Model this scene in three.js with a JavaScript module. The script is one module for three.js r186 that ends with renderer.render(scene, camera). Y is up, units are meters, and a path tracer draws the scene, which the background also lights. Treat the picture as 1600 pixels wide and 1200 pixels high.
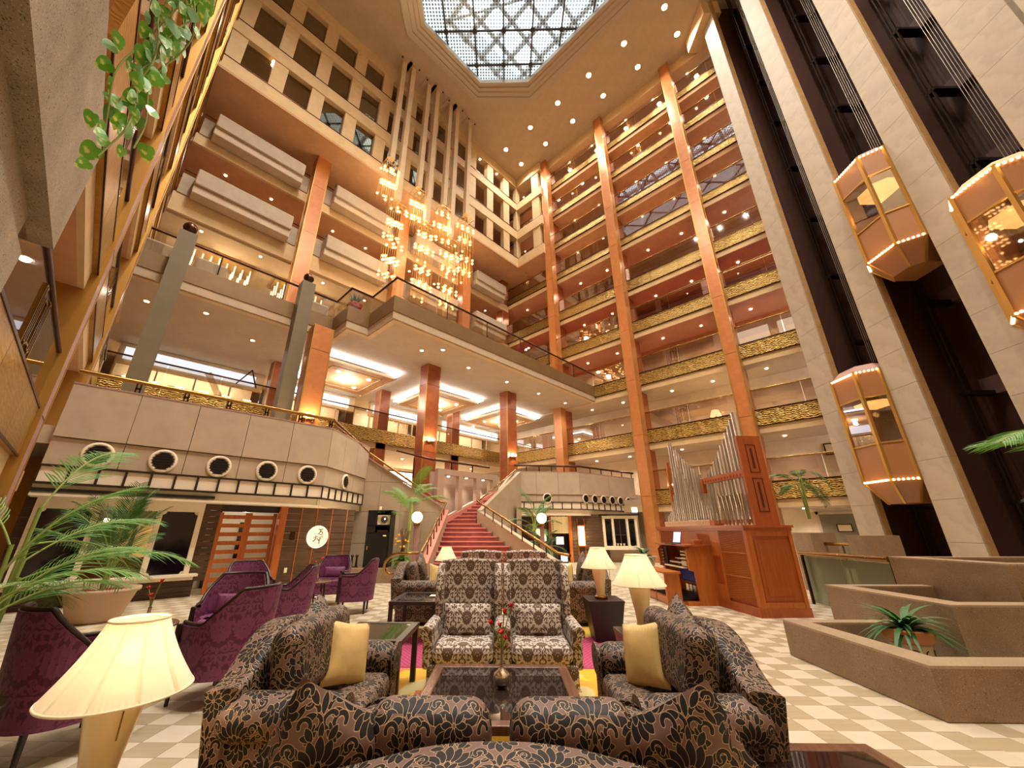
import * as THREE from 'three';
import { RoundedBoxGeometry } from 'three/addons/geometries/RoundedBoxGeometry.js';
import { mergeGeometries } from 'three/addons/utils/BufferGeometryUtils.js';
import { RectAreaLightUniformsLib } from 'three/addons/lights/RectAreaLightUniformsLib.js';

// ---------------------------------------------------------------- camera, sky, lights, exposure
const scene = new THREE.Scene();
const EYE = 1.35, PITCH = 0.3647, AZ = 44.83 * Math.PI / 180;
const camera = new THREE.PerspectiveCamera(2 * Math.atan(600 / 605.1) * 180 / Math.PI, 1600 / 1200, 0.05, 300);
camera.position.set(0, EYE, 0);
camera.lookAt(Math.cos(AZ) * Math.cos(PITCH), EYE + Math.sin(PITCH), -Math.sin(AZ) * Math.cos(PITCH));
camera.setViewOffset(1600, 1200, 22.6, 0, 1600, 1200);
camera.updateMatrixWorld();
const renderer = new THREE.WebGLRenderer({ antialias: true });
renderer.toneMapping = THREE.LinearToneMapping;
renderer.toneMappingExposure = 1.15;
renderer.outputColorSpace = THREE.SRGBColorSpace;
renderer.shadowMap.enabled = true;
renderer.shadowMap.type = THREE.PCFSoftShadowMap;
RectAreaLightUniformsLib.init();
scene.background = new THREE.Color(0xe9eef2);          // bright overcast sky above the skylight
scene.backgroundIntensity = 5.5;
const WARM = 0xffe0bc, WARM2 = 0xfff6ea, COOL = 0xeaf2ff;
const POWER = { ceiling: 62, facade: 12, left: 10, mezz: 22, table: 0.7, cove: 9, lobby: 8, fill: 230 };

// ---------------------------------------------------------------- helpers
const FA = (44.83 + 1.4) * Math.PI / 180;              // the furniture and lift axes stand at 45 degrees to the building
const CF = Math.cos(FA), SF = Math.sin(FA);
const F2W = (X, y, Z) => new THREE.Vector3(X * CF + Z * SF, y, X * SF - Z * CF);
let seed = 7;
const rnd = () => { seed = (seed * 1664525 + 1013904223) >>> 0; return seed / 4294967296; };
const rr = (a, b) => a + (b - a) * rnd();
const used = new Map();
function numbered(n) { const k = used.get(n) ?? 0; used.set(n, k + 1); return k ? n + '_' + String(k).padStart(3, '0') : n; }
const OFF = new Map();
// a thing: a Group at its base. frame 'F' = furniture axes; abs = parts are given in frame coordinates
function thing(name, label, category, base = [0, 0, 0], o = {}) {
  const g = new THREE.Group(); g.name = numbered(name); scene.add(g);
  const F = o.frame === 'F';
  if (F) { g.position.copy(F2W(base[0], base[1], base[2])); g.rotation.y = -FA + (o.turn ?? 0); }
  else { g.position.set(...base); g.rotation.y = o.turn ?? 0; }
  OFF.set(g, o.abs ? [base[0], base[1], F ? -base[2] : base[2]] : [0, 0, 0]);
  if (o.kind) g.userData.kind = o.kind;
  if (label) g.userData.label = label;
  if (category) g.userData.category = category;
  if (o.group) g.userData.group = o.group;
  return g;
}
const shell = (name, base, o = {}) => thing(name, o.label, null, base, { ...o, kind: 'structure' });
function metric(g) {                                   // uv in metres by the dominant axis of each face
  const q = g.index ? g.toNonIndexed() : g, p = q.attributes.position, n = q.attributes.normal, uv = new Float32Array(p.count * 2);
  for (let i = 0; i < p.count; i += 3) {
    let ax = 0, ay = 0, az = 0;
    for (let k = 0; k < 3; k++) { ax += Math.abs(n.getX(i + k)); ay += Math.abs(n.getY(i + k)); az += Math.abs(n.getZ(i + k)); }
    for (let k = 0; k < 3; k++) {
      const j = i + k, x = p.getX(j), y = p.getY(j), z = p.getZ(j);
      if (ay >= ax && ay >= az) { uv[2 * j] = x; uv[2 * j + 1] = z; } else if (ax >= az) { uv[2 * j] = z; uv[2 * j + 1] = y; } else { uv[2 * j] = x; uv[2 * j + 1] = y; }
    }
  }
  q.setAttribute('uv', new THREE.BufferAttribute(uv, 2)); q.deleteAttribute('uv1');
  return q;
}
const APART = new Set(['edge_strip', 'bracket', 'stile', 'jamb', 'post', 'bolt', 'glazing_bar', 'node', 'lattice_bar', 'roof_panel', 'joint', 'carving_strip', 'rail_bracket', 'window_trim', 'frieze_lattice', 'hanger', 'shelf', 'shaft_divider', 'upright', 'swell_shoe', 'painted_flower', 'screen', 'loop', 'dish', 'side_pane', 'corner_rosette', 'shoji_screen', 'muntin', 'inner_frame', 'light_strip', 'rail', 'rim_bar', 'bulb_pair', 'cornice']);
function part(parent, name, geos, mat, o = {}) {
  if (Array.isArray(geos) && geos.length > 1 && APART.has(name)) return geos.map((g) => part(parent, name, g, mat, o))[0];  // pieces that can be told apart are parts of their own
  let list = (Array.isArray(geos) ? geos : [geos]).map((g) => (o.keepUV ? (g.index ? g.toNonIndexed() : g) : metric(g)));
  if (!o.vc) for (const g of list) for (const k of Object.keys(g.attributes)) if (!['position', 'normal', 'uv'].includes(k)) g.deleteAttribute(k);
  const geo = list.length > 1 ? mergeGeometries(list, false) : list[0];
  const off = OFF.get(parent);
  if (off && (off[0] || off[1] || off[2])) geo.translate(-off[0], -off[1], -off[2]);
  const m = new THREE.Mesh(geo, mat); m.name = o.plain ? name : numbered(name); m.castShadow = m.receiveShadow = true;
  if (off) OFF.set(m, off);
  if (o.label) m.userData.label = o.label;
  if (o.kind) m.userData.kind = o.kind;
  parent.add(m); return m;
}
function single(name, label, category, geos, mat, base, o = {}) {  // a thing that is one mesh, given in frame coordinates
  const g = thing(name, label, category, base, { abs: true, ...o });
  return part(g, o.part ?? 'body', geos, mat, o), g;
}
function copy(root, label, pos, turn) {
  const c = root.clone(); c.name = numbered(root.name.replace(/_\d{3}$/, '')); scene.add(c);
  if (label) c.userData = { ...root.userData, label };
  if (pos) c.position.copy(pos); if (turn !== undefined) c.rotation.y = turn;
  return c;
}
const box = (x0, x1, y0, y1, z0, z1) => new THREE.BoxGeometry(Math.abs(x1 - x0), Math.abs(y1 - y0), Math.abs(z1 - z0)).translate((x0 + x1) / 2, (y0 + y1) / 2, (z0 + z1) / 2);
const fbox = (X0, X1, y0, y1, Z0, Z1) => box(X0, X1, y0, y1, -Z1, -Z0);
const rbox = (w, h, d, r = 0.02, s = 2) => new RoundedBoxGeometry(w, h, d, s, Math.min(r, w / 2.01, h / 2.01, d / 2.01));
const cyl = (r0, r1, h, s = 16) => new THREE.CylinderGeometry(r0, r1, h, s);
const lathe = (pts, s = 28) => new THREE.LatheGeometry(pts.map((p) => new THREE.Vector2(p[0], p[1])), s);
function bar(a, b, w, h = w) {                          // a square bar between two points
  const A = new THREE.Vector3(...a), B = new THREE.Vector3(...b), d = B.clone().sub(A), L = d.length();
  const g = new THREE.BoxGeometry(w, h, L), m = new THREE.Matrix4();
  d.normalize(); const up = Math.abs(d.y) > 0.95 ? new THREE.Vector3(1, 0, 0) : new THREE.Vector3(0, 1, 0);
  const x = new THREE.Vector3().crossVectors(up, d).normalize(), y = new THREE.Vector3().crossVectors(d, x);
  m.makeBasis(x, y, d); m.setPosition(A.add(B).multiplyScalar(0.5)); return g.applyMatrix4(m);
}
function rod(a, b, r, s = 8) {
  const A = new THREE.Vector3(...a), B = new THREE.Vector3(...b), d = B.clone().sub(A);
  return new THREE.CylinderGeometry(r, r, d.length(), s).applyQuaternion(new THREE.Quaternion().setFromUnitVectors(new THREE.Vector3(0, 1, 0), d.clone().normalize())).translate(...A.add(B).multiplyScalar(0.5).toArray());
}
const tube = (pts, r, n = 24, s = 8, closed = false) => new THREE.TubeGeometry(new THREE.CatmullRomCurve3(pts.map((p) => new THREE.Vector3(...p)), closed), n, r, s, closed);
const poly = (pts) => { const s = new THREE.Shape(); pts.forEach((p, i) => (i ? s.lineTo(p[0], p[1]) : s.moveTo(p[0], p[1]))); s.closePath(); return s; };
// a horizontal slab from an outline of [x, z] points between heights y0 and y1
function slab(pts, y0, y1, holes = []) {
  const s = poly(pts.map((p) => [p[0], -p[1]])); for (const h of holes) s.holes.push(poly(h.map((p) => [p[0], -p[1]])));
  return new THREE.ExtrudeGeometry(s, { depth: y1 - y0, bevelEnabled: false }).rotateX(-Math.PI / 2).translate(0, y0, 0);
}
const fslab = (pts, y0, y1) => slab(pts.map((p) => [p[0], -p[1]]), y0, y1);
// an upright panel in the plane through a and b ([x, z]) from an outline of [distance along, y] points, t thick behind the face
function upright(a, b, pts, t, holes = []) {
  const s = poly(pts); for (const h of holes) s.holes.push(h);
  const g = new THREE.ExtrudeGeometry(s, { depth: t, bevelEnabled: false, curveSegments: 20 });
  const dx = b[0] - a[0], dz = b[1] - a[1], L = Math.hypot(dx, dz), m = new THREE.Matrix4();
  m.makeBasis(new THREE.Vector3(dx / L, 0, dz / L), new THREE.Vector3(0, 1, 0), new THREE.Vector3(-dz / L, 0, dx / L)); m.setPosition(a[0], 0, a[1]);
  return g.applyMatrix4(m);
}
const fp = (p) => [p[0], -p[1]];
const ORD = ['', 'first', 'second', 'third', 'fourth', 'fifth', 'sixth', 'seventh', 'eighth', 'ninth', 'tenth'];

function lightAt(type, parent, pos, color, intensity, o = {}) {
  const L = type === 'spot' ? new THREE.SpotLight(color, intensity, 0, o.angle ?? 1.1, o.pen ?? 0.6, 2) : new THREE.PointLight(color, intensity, 0, 2);
  L.position.set(...pos); parent.add(L); L.castShadow = true; L.shadow.mapSize.set(256, 256); L.shadow.radius = o.radius ?? 4; L.shadow.bias = -0.002;
  if (type === 'spot') { L.target.position.set(pos[0] + (o.dir?.[0] ?? 0), pos[1] + (o.dir?.[1] ?? -1), pos[2] + (o.dir?.[2] ?? 0)); parent.add(L.target); }
  return L;
}
// ---------------------------------------------------------------- procedural textures and materials
const clamp01 = (v) => Math.min(1, Math.max(0, v));
function makeNoise(s) {
  const R = new Float32Array(4096); let q = s * 9301 + 49297; for (let i = 0; i < 4096; i++) { q = (q * 1664525 + 1013904223) >>> 0; R[i] = q / 4294967296; }
  const h = (x, y) => R[((x * 73 + y * 179 + (x * y) % 31) & 4095 + 0) & 4095];
  return (x, y, P, Py = P) => {                          // tileable value noise with period P
    const xi = Math.floor(x), yi = Math.floor(y), fx = x - xi, fy = y - yi, u = fx * fx * (3 - 2 * fx), v = fy * fy * (3 - 2 * fy);
    const a = ((xi % P) + P) % P, b = (a + 1) % P, c = ((yi % Py) + Py) % Py, d = (c + 1) % Py;
    return (h(a, c) * (1 - u) + h(b, c) * u) * (1 - v) + (h(a, d) * (1 - u) + h(b, d) * u) * v;
  };
}
const N1 = makeNoise(3), N2 = makeNoise(11);
const fbm = (u, v, f, oct = 4) => { let s = 0, a = 0.5, t = 0; for (let i = 0; i < oct; i++) { s += a * N1(u * f, v * f, f); t += a; a *= 0.5; f *= 2; } return s / t; };
function tex(size, metres, fn, srgb = true, aspect = 1) {  // fn(u, v) -> [r, g, b] in 0..1 (sRGB when srgb)
  const w = size, h = Math.round(size * aspect), d = new Uint8Array(w * h * 4);
  for (let y = 0; y < h; y++) for (let x = 0; x < w; x++) {
    const c = fn(x / w, y / h), i = (y * w + x) * 4; d[i] = clamp01(c[0]) * 255; d[i + 1] = clamp01(c[1]) * 255; d[i + 2] = clamp01(c[2]) * 255; d[i + 3] = 255;
  }
  const t = new THREE.DataTexture(d, w, h, THREE.RGBAFormat); t.wrapS = t.wrapT = THREE.RepeatWrapping; t.magFilter = THREE.LinearFilter; t.minFilter = THREE.LinearMipmapLinearFilter; t.generateMipmaps = true;
  if (srgb) t.colorSpace = THREE.SRGBColorSpace; t.repeat.set(1 / metres, 1 / (metres * aspect)); t.needsUpdate = true; return t;
}
const C = (hex) => { const c = new THREE.Color(); c.set(hex); const s = c.clone().convertLinearToSRGB(); return [s.r, s.g, s.b]; };
const mix = (a, b, t) => [a[0] + (b[0] - a[0]) * t, a[1] + (b[1] - a[1]) * t, a[2] + (b[2] - a[2]) * t];
const std = (color, roughness = 0.6, o = {}) => new THREE.MeshStandardMaterial({ color, roughness, ...o });
const phy = (color, roughness, o = {}) => new THREE.MeshPhysicalMaterial({ color, roughness, ...o });
const metal = (color, roughness = 0.25, o = {}) => std(color, roughness, { metalness: 1, ...o });
const glow = (color, k) => new THREE.MeshStandardMaterial({ color: 0x222222, emissive: color, emissiveIntensity: k, roughness: 0.6 });
const speckTex = (size, m, base, dark, light, kd, kl, grain = 0.1) => tex(size, m, (u, v) => {
  const a = N2(u * 128, v * 128, 128), b = N1(u * 200, v * 200, 200), c = fbm(u, v, 4, 3); let k = mix(base, dark, (c - 0.5) * grain * 4 + grain);
  if (a > 1 - kd) k = mix(k, dark, 0.8); if (b > 1 - kl) k = mix(k, light, 0.75); return k;
});
const woodTex = (a, b, m = 1.2, vert = true, amt = 1) => tex(256, m, (u, v) => {
  if (!vert) [u, v] = [v, u]; const g = fbm(u + 0.05 * Math.sin(6.283 * v), v * 0 + u, 8, 3), l = N1(u * 64, v * 4, 64, 4), f = N2(u * 128, v * 8, 128, 8); return mix(C(a), C(b), clamp01((g * 0.5 + l * 0.35 + f * 0.25 - 0.15) * amt));
});
const waveH = (u, v) => { const d = 0.09 * (fbm(u, v, 6, 3) - 0.5) * 4 + 0.02 * Math.sin(6.283 * (u * 3)); return 0.5 + 0.5 * Math.sin(6.283 * (v * 11 + d * 5)); };
const goldMap = tex(512, 0.8, (u, v) => { const w = waveH(u, v), n = fbm(u, v, 16, 2); return mix(C('#4f350d'), C('#d6b263'), clamp01(w * 0.85 + n * 0.4 - 0.16)); });  // relief look put into the colour: troughs darker, crests lighter
const goldBump = tex(512, 0.8, (u, v) => { const w = waveH(u, v); return [w, w, w]; }, false);
const sparkTex = (base, k) => tex(512, 1.6, (u, v) => {
  const n = fbm(u, v, 8, 3); let c = mix(C(base), C('#dc9258'), clamp01((n - 0.4) * k)); const x = Math.floor(u * 512), y = Math.floor(v * 512), r = N2(x * 0.33, y * 0.33, 169); if (r > 0.972) c = mix(c, C('#ffe9c8'), 0.9); return c;  // pale dots put the glitter sparkle into the colour
});
const marbleTex = (a, b, m = 1.5) => tex(256, m, (u, v) => { const n = fbm(u, v, 5, 5), w = Math.abs(Math.sin(6.283 * (u + v + n * 0.9))); return mix(C(a), C(b), clamp01(0.6 * n + 0.25 * (1 - w) - 0.15)); });
const flat = (a, k = 0.06, m = 1.3) => tex(128, m, (u, v) => { const n = fbm(u, v, 6, 4) - 0.5; return C(a).map((c) => c * (1 + n * k * 2)); });
const M = {
  cream: std(0xffffff, 0.75, { map: flat('#d8bd93', 0.05) }),
  ceil: std(0xffffff, 0.85, { map: flat('#bba68a', 0.04) }),
  soffit: std(0xffffff, 0.8, { map: flat('#c0946a', 0.05) }),
  corridor: std(0xffffff, 0.55, { map: flat('#ab7f84', 0.06) }),
  corridorDark: std(0xffffff, 0.5, { map: flat('#9a5f48', 0.06) }),
  corridorPale: std(0xffffff, 0.7, { map: flat('#d9c3a3', 0.05) }),
  fascia: std(0xffffff, 0.75, { map: flat('#cdb084', 0.05) }),
  gold: std(0xffffff, 0.36, { metalness: 0.72, map: goldMap, bumpMap: goldBump, bumpScale: 0.012 }),
  goldPlain: std(0xb58c48, 0.4, { metalness: 0.75 }),
  brass: metal(0x9a7640, 0.26),
  bronze: metal(0x4c3326, 0.35),
  orange: std(0xffffff, 0.28, { map: sparkTex('#bd7846', 0.9), metalness: 0.15 }),
  copper: std(0xffffff, 0.3, { map: sparkTex('#96502f', 0.6), metalness: 0.2 }),
  mauve: std(0xffffff, 0.5, { map: flat('#a8847a', 0.05) }),
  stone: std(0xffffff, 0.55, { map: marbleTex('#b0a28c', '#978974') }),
  stoneSide: std(0xffffff, 0.6, { map: marbleTex('#b08a57', '#8c6b40') }),  // browner look of the pier sides, put into the colour
  panel: std(0xffffff, 0.7, { map: flat('#b9a58c', 0.05) }),
  panelGrey: std(0xffffff, 0.7, { map: flat('#b19d82', 0.05) }),
  grey: std(0xffffff, 0.75, { map: flat('#ab9b86', 0.05) }),
  olive: std(0xffffff, 0.6, { map: flat('#6e6046', 0.05) }),
  brownBand: std(0xffffff, 0.45, { map: flat('#7d6138', 0.06), metalness: 0.2 }),
  terrazzo: std(0xffffff, 0.65, { map: speckTex(512, 0.9, C('#9c8c76'), C('#43372b'), C('#cdbfa8'), 0.16, 0.14) }),
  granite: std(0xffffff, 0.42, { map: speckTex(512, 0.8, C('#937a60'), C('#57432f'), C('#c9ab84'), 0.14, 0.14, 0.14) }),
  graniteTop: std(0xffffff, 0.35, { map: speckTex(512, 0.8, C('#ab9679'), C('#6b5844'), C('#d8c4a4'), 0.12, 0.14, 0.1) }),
  shaft: std(0x432820, 0.5), shaftRail: metal(0x55463c, 0.4), black: std(0x0d0b0b, 0.4), darkPane: phy(0x0d0a10, 0.08, {}),
  cable: metal(0x8f8272, 0.4),
  wood: std(0xffffff, 0.38, { map: woodTex('#a0541f', '#cb7c38', 1.1) }),
  woodRed: std(0xffffff, 0.35, { map: woodTex('#94481c', '#b9642c', 1.2) }),
  woodDark: std(0xffffff, 0.35, { map: woodTex('#1c0f0a', '#3a2116', 0.8) }),
  woodBoard: std(0xffffff, 0.6, { map: woodTex('#3a2616', '#6b4a2c', 1.0, false) }),
  woodDoor: std(0xffffff, 0.45, { map: woodTex('#9a4c16', '#c9742b', 0.9) }),
  white: std(0xf2e4c8, 0.6), whiteWall: std(0xffffff, 0.75, { map: flat('#eee1c8', 0.03) }),
  paper: std(0xf2e2bd, 0.8), silver: metal(0xd9d4cb, 0.25), chrome: metal(0xd8d4cf, 0.1),
  ceramic: phy(0xe3cfa0, 0.25, { clearcoat: 0.6 }), terracotta: std(0xb99a7c, 0.7), terracottaRed: std(0xb8763e, 0.65),
  carpet: std(0xffffff, 0.95, { map: flat('#a4605f', 0.12, 0.5) }), carpetEdge: std(0xd98a78, 0.9),
  soil: std(0x54351d, 0.95), leaf: phy(0x2f6a1c, 0.5, { transmission: 0.25, thickness: 0 }), leafLight: phy(0x5f9a2c, 0.65, { transmission: 0.3, thickness: 0 }), leafDark: phy(0x1c4a18, 0.4, { transmission: 0.2, thickness: 0 }),
  stem: std(0x8a9a4a, 0.7), flower: std(0xc8141c, 0.6),
  glass: phy(0xf4f0ea, 0.02, { transmission: 1, thickness: 0, ior: 1.5 }),
  glassRefl: phy(0xe2d6cc, 0.02, { transmission: 1, thickness: 0, ior: 2.3 }),
  mirror: metal(0x8e8676, 0.04),
  goldSmooth: std(0xffffff, 0.3, { metalness: 0.75, map: tex(256, 1.2, (u, v) => mix(C('#a67c34'), C('#c79c50'), fbm(u, v, 10, 3))), bumpMap: goldBump, bumpScale: 0.0015 }),
  glassTint: phy(0xd8c8b8, 0.03, { transmission: 1, thickness: 0, ior: 1.5 }),
  lampWarm: glow(WARM, 14), lampSoft: glow(WARM, 5), lampCool: glow(COOL, 3.2), glintWhite: glow(0xfff2dc, 3),
};
// ---------------------------------------------------------------- the room: floor, ceiling, outer walls
const TOP = 30.3;
const T = [0, 3.33, 6.43, 9.69, 12.96, 15.86, 19.1, 21.9, 24.95, 27.75];    // top of each gold band on the galleries
{
  const g = shell('ceiling', [8, TOP, -8], { abs: true, label: 'tan atrium ceiling around the octagonal skylight' });
  const oct = [[6.8, -13.7], [11.92, -13.7], [14.38, -11.2], [14.38, -1], [11.92, 1.5], [6.8, 1.5], [4.3, -1], [4.3, -11.2]];
  part(g, 'slab', slab([[-3.4, -28], [24, -28], [24, 14], [-3.4, 14]], TOP, TOP + 0.35, [oct]), M.ceil);
  // stepped frame of the skylight
  const grow = (k) => oct.map(([x, z]) => [9.34 + (x - 9.34) * (1 + k / 5.04), -6.1 + (z + 6.1) * (1 + k / 7.6)]);
  const ring = (k0, k1, y0, y1, m) => part(g, 'moulding', slab(grow(k1), y0, y1, [grow(k0)]), m);
  const alu = std(0xb9ab97, 0.4, { metalness: 0.6 });
  ring(0.3, 0.66, TOP - 0.12, TOP + 0.02, alu); ring(0.05, 0.3, TOP - 0.05, TOP + 0.1, alu); ring(-0.18, 0.05, TOP + 0.03, TOP + 0.2, alu); ring(-0.42, -0.15, TOP + 0.15, TOP + 0.5, alu);
  for (const w of [['wall_left', box(-3.6, -3.2, -0.1, TOP, -28, 14), M.corridorDark], ['wall_back', box(-3.4, 24, -0.1, TOP, -28.3, -28), M.corridorPale], ['wall_right', box(22.6, 24, -0.1, TOP, -28, 14), M.corridor]]) {
    const s = shell(w[0], [0, 0, 0], { abs: true }); part(s, 'plaster', w[1], w[2]);
  }
  const s = shell('unseen_wall_rear', [0, 0, -3.2], { frame: 'F', abs: true, label: 'unseen cream wall behind the photographer' });
  part(s, 'plaster', fbox(-6, 13, 0, TOP, -3.5, -3.2), M.cream);  // out of view, set close behind the camera to return light
}
{
  // floor of cream and olive stone in a tartan of wide and narrow strips, 0.445 m apart, along the furniture axes
  const P = 0.445, W = 0.255, X00 = 2.39, Z00 = 3.76;
  const g = shell('floor', [0, 0, 0], { frame: 'F', abs: true, label: 'cream and olive checked stone floor' });
  const cream = tex(128, 0.6, (u, v) => mix(C('#cfc3ab'), C('#dacfb8'), fbm(u, v, 5, 3))), olive = tex(128, 0.5, (u, v) => mix(C('#a8997a'), C('#b9aa8a'), N1(u * 3, v * 24, 3, 24) * 0.6 + 0.4 * fbm(u, v, 6, 2)));
  const small = tex(128, 0.5, (u, v) => mix(C('#cbbfa4'), C('#d5c9b0'), fbm(u, v, 6, 3)));
  const mk = (map) => phy(0xffffff, 0.32, { map });
  const mats = [mk(cream), mk(olive), mk(small)];
  const far = tex(256, P, (u, v) => { const a = u < W / P, b = v < W / P; return mix(a && b ? C('#d5c9b1') : a || b ? C('#b1a281') : C('#d0c4aa'), C('#b09a72'), Math.min(u, v) < 0.012 ? 0.4 : 0); });
  const farM = phy(0xffffff, 0.32, { map: far }); far.offset.set(-(X00 - W) / P + 0.0, 0); far.offset.x = ((-(X00) / P) % 1 + 1) % 1; far.offset.y = ((Z00 / P) % 1 + 1) % 1;
  part(g, 'slab', fbox(-30, 22, -0.3, -0.006, -6, 42), farM);
  const cells = [];
  for (let i = -16; i < 30; i++) for (let j = -12; j < 40; j++) for (let k = 0; k < 4; k++) {
    const wx = k & 1 ? P - W : W, wz = k & 2 ? P - W : W, X = X00 + i * P + (k & 1 ? W : 0), Z = Z00 + j * P + (k & 2 ? W : 0);
    const cx = X + wx / 2, cz = Z + wz / 2; if (cz < 1.2 || cz > 13 || Math.abs(cx) > 0.9 + cz * 1.5 || cx > 3.35 && cz < 5.5) continue;
    if (cx > -1.75 && cx < 1.45 && cz > 0.5 && cz < 9.3) continue;                // under the rug
    cells.push({ X, Z, wx, wz, m: k === 0 ? 0 : k === 3 ? 2 : 1, d: Math.hypot(cx * 0.7, cz) + (cx < -2.2 ? 2.2 : 0) });
  }
  cells.sort((a, b) => a.d - b.d);
  const geoCache = new Map(), tile = (w, d) => { const k = w.toFixed(3) + d.toFixed(3); if (!geoCache.has(k)) geoCache.set(k, metric(new THREE.BoxGeometry(w - 0.003, 0.008, d - 0.003))); return geoCache.get(k); };
  const rest = [[], [], []];
  cells.forEach((c, i) => {
    const q = tile(c.wx, c.wz);
    if (i < 290) { const m = new THREE.Mesh(q, mats[c.m]); m.name = numbered('floor_tile'); m.position.set(c.X + c.wx / 2, -0.004, -(c.Z + c.wz / 2)); m.receiveShadow = true; g.add(m); }
    else rest[c.m].push(q.clone().translate(c.X + c.wx / 2, -0.004, -(c.Z + c.wz / 2)));
  });
  rest.forEach((r, i) => part(g, 'floor_tiles_beyond', r, mats[i], { kind: 'stuff' }));
}
{
  // skylight: frosted patterned panes on a grid of steel bars, a lattice roof light above it
  const g = thing('skylight', 'octagonal skylight of dotted glass panes in a steel grid in the ceiling', 'skylight', [9.3, TOP + 0.6, -6.1], { abs: true });
  const steel = std(0x3a3735, 0.5, { metalness: 0.3 });
  const dots = tex(256, 0.52, (u, v) => { const a = (u * 2) % 1 - 0.5, b = (v * 2) % 1 - 0.5, r = Math.hypot(a, b), r2 = Math.hypot(Math.abs(a) - 0.5, Math.abs(b) - 0.5); const k = r < 0.24 || r2 < 0.24; return k ? [0.62, 0.65, 0.66] : [0.93, 0.95, 0.96]; });
  const pane = phy(0xffffff, 0.22, { map: dots, transmission: 0.9, thickness: 0 });
  const inside = (X, Z) => { const w = F2W(X, 0, Z); return w.x > 4.2 && w.x < 14.5 && w.z > -13.8 && w.z < 1.6 && (w.x + w.z < 3.35) && (w.x - w.z < 25.75) && (w.x + w.z > -7.05) && (-w.x + w.z < -2.7 + 0 * 1 || w.x - w.z > 2.7); };
  const xs = [], zs = []; for (let i = -6; i <= 6; i++) { xs.push(0.11 + 1.82 * i); } for (let j = -9; j <= 2; j++) zs.push(14.87 + 1.92 * j);
  const y = TOP + 0.6, bars = [], knots = [];
  const toL = (X, Z) => F2W(X, y, Z);
  for (let i = 0; i < xs.length - 1; i++) for (let j = 0; j < zs.length - 1; j++) {
    const cx = (xs[i] + xs[i + 1]) / 2, cz = (zs[j] + zs[j + 1]) / 2, w = F2W(cx, 0, cz);
    if (w.x < 3 || w.x > 15.6 || w.z < -15 || w.z > 2) continue;
    const a = toL(xs[i], zs[j]);
    const q = new THREE.BoxGeometry(1.79, 0.02, 1.89).rotateY(-FA).translate(...F2W(cx, y + 0.03, cz).toArray());
    part(g, 'glass_pane', q, pane);
    bars.push(bar(toL(xs[i], zs[j]).toArray(), toL(xs[i + 1], zs[j]).toArray(), 0.09, 0.09), bar(toL(xs[i], zs[j]).toArray(), toL(xs[i], zs[j + 1]).toArray(), 0.09, 0.09));
    knots.push(new THREE.SphereGeometry(0.16, 10, 8).scale(1, 0.7, 1).translate(a.x, a.y - 0.03, a.z));
  }
  part(g, 'glazing_bar', bars, steel); part(g, 'node', knots, std(0x2c2622, 0.5));
  const r = thing('roof_lattice', 'pale diagonal lattice seen through the skylight panes', 'roof', [11.5, 33, -6], { abs: true });
  const pale = std(0xc4c6c6, 0.8), ls = [];
  for (let x = 8.6; x <= 14.8; x += 1.45) ls.push(box(x - 0.13, x + 0.13, 32.6, 32.9, -13.2, 2)); for (let z = -13; z <= 2; z += 1.45) ls.push(box(8.4, 14.8, 32.6, 32.8, z - 0.12, z + 0.12));
  ls.push(bar([8.6, 32.5, -12.8], [14.6, 32.5, -3], 0.12), bar([8.6, 32.5, -9], [13, 32.5, -1], 0.12));
  part(r, 'lattice_bar', ls, pale);
  part(r, 'roof_panel', [box(2, 8.5, 33, 33.1, -16, 4), box(14.75, 17, 33, 33.1, -16, 4), box(8.5, 14.75, 33, 33.1, -16, -12.2)], phy(0xf2f4f4, 0.7, { transmission: 0.55, thickness: 0 }));
}
function downlight(label, group, pos, k, intensity, o = {}) {       // recessed lamp: rim and glowing disc with its light just below
  const g = thing('downlight', label, 'downlight', pos, { group });
  const r = o.r ?? 0.09;
  part(g, 'rim', new THREE.TorusGeometry(r * 1.15, r * 0.16, 8, 20).rotateX(Math.PI / 2), M.whiteWall, { plain: true });
  part(g, 'lamp', cyl(r, r, 0.03, 18).translate(0, 0.005, 0), k, { plain: true });
  if (intensity) lightAt(o.point ? 'point' : 'spot', g, [0, -0.06, 0], o.color ?? WARM2, intensity, { angle: o.angle ?? 1.25, pen: 0.8 });
  return g;
}
for (let i = 0; i < 6; i++) for (let j = 0; j < 2; j++)
  downlight(`large ceiling downlight beside the skylight, ${ORD[i + 1]} pair from the back corner, ${j ? 'gallery' : 'skylight'} side`, 'double row of ceiling downlights', [j ? 18.33 : 16.46, TOP - 0.02, -15.4 + i * 2.585], glow(0xffd9a4, 40), POWER.ceiling, { r: 0.15, angle: 1.2 });
for (let i = 0; i < 5; i++) { downlight(`unseen fill downlight on the near side of the skylight, ${ORD[i + 1]} from the left`, 'near row of unseen fill downlights', [1.5 + i * 2.2, TOP - 0.02, 3.2], glow(0xffd9a4, 40), POWER.fill, { r: 0.15, angle: 1.3 }); downlight(`unseen fill downlight on the left side of the skylight, ${ORD[i + 1]} from the camera`, 'left row of unseen fill downlights', [2.0, TOP - 0.02, 1 - i * 2.3], glow(0xffd9a4, 40), POWER.fill, { r: 0.15, angle: 1.3 }); }  // both rows are out of view, added as fill for the hall
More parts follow.
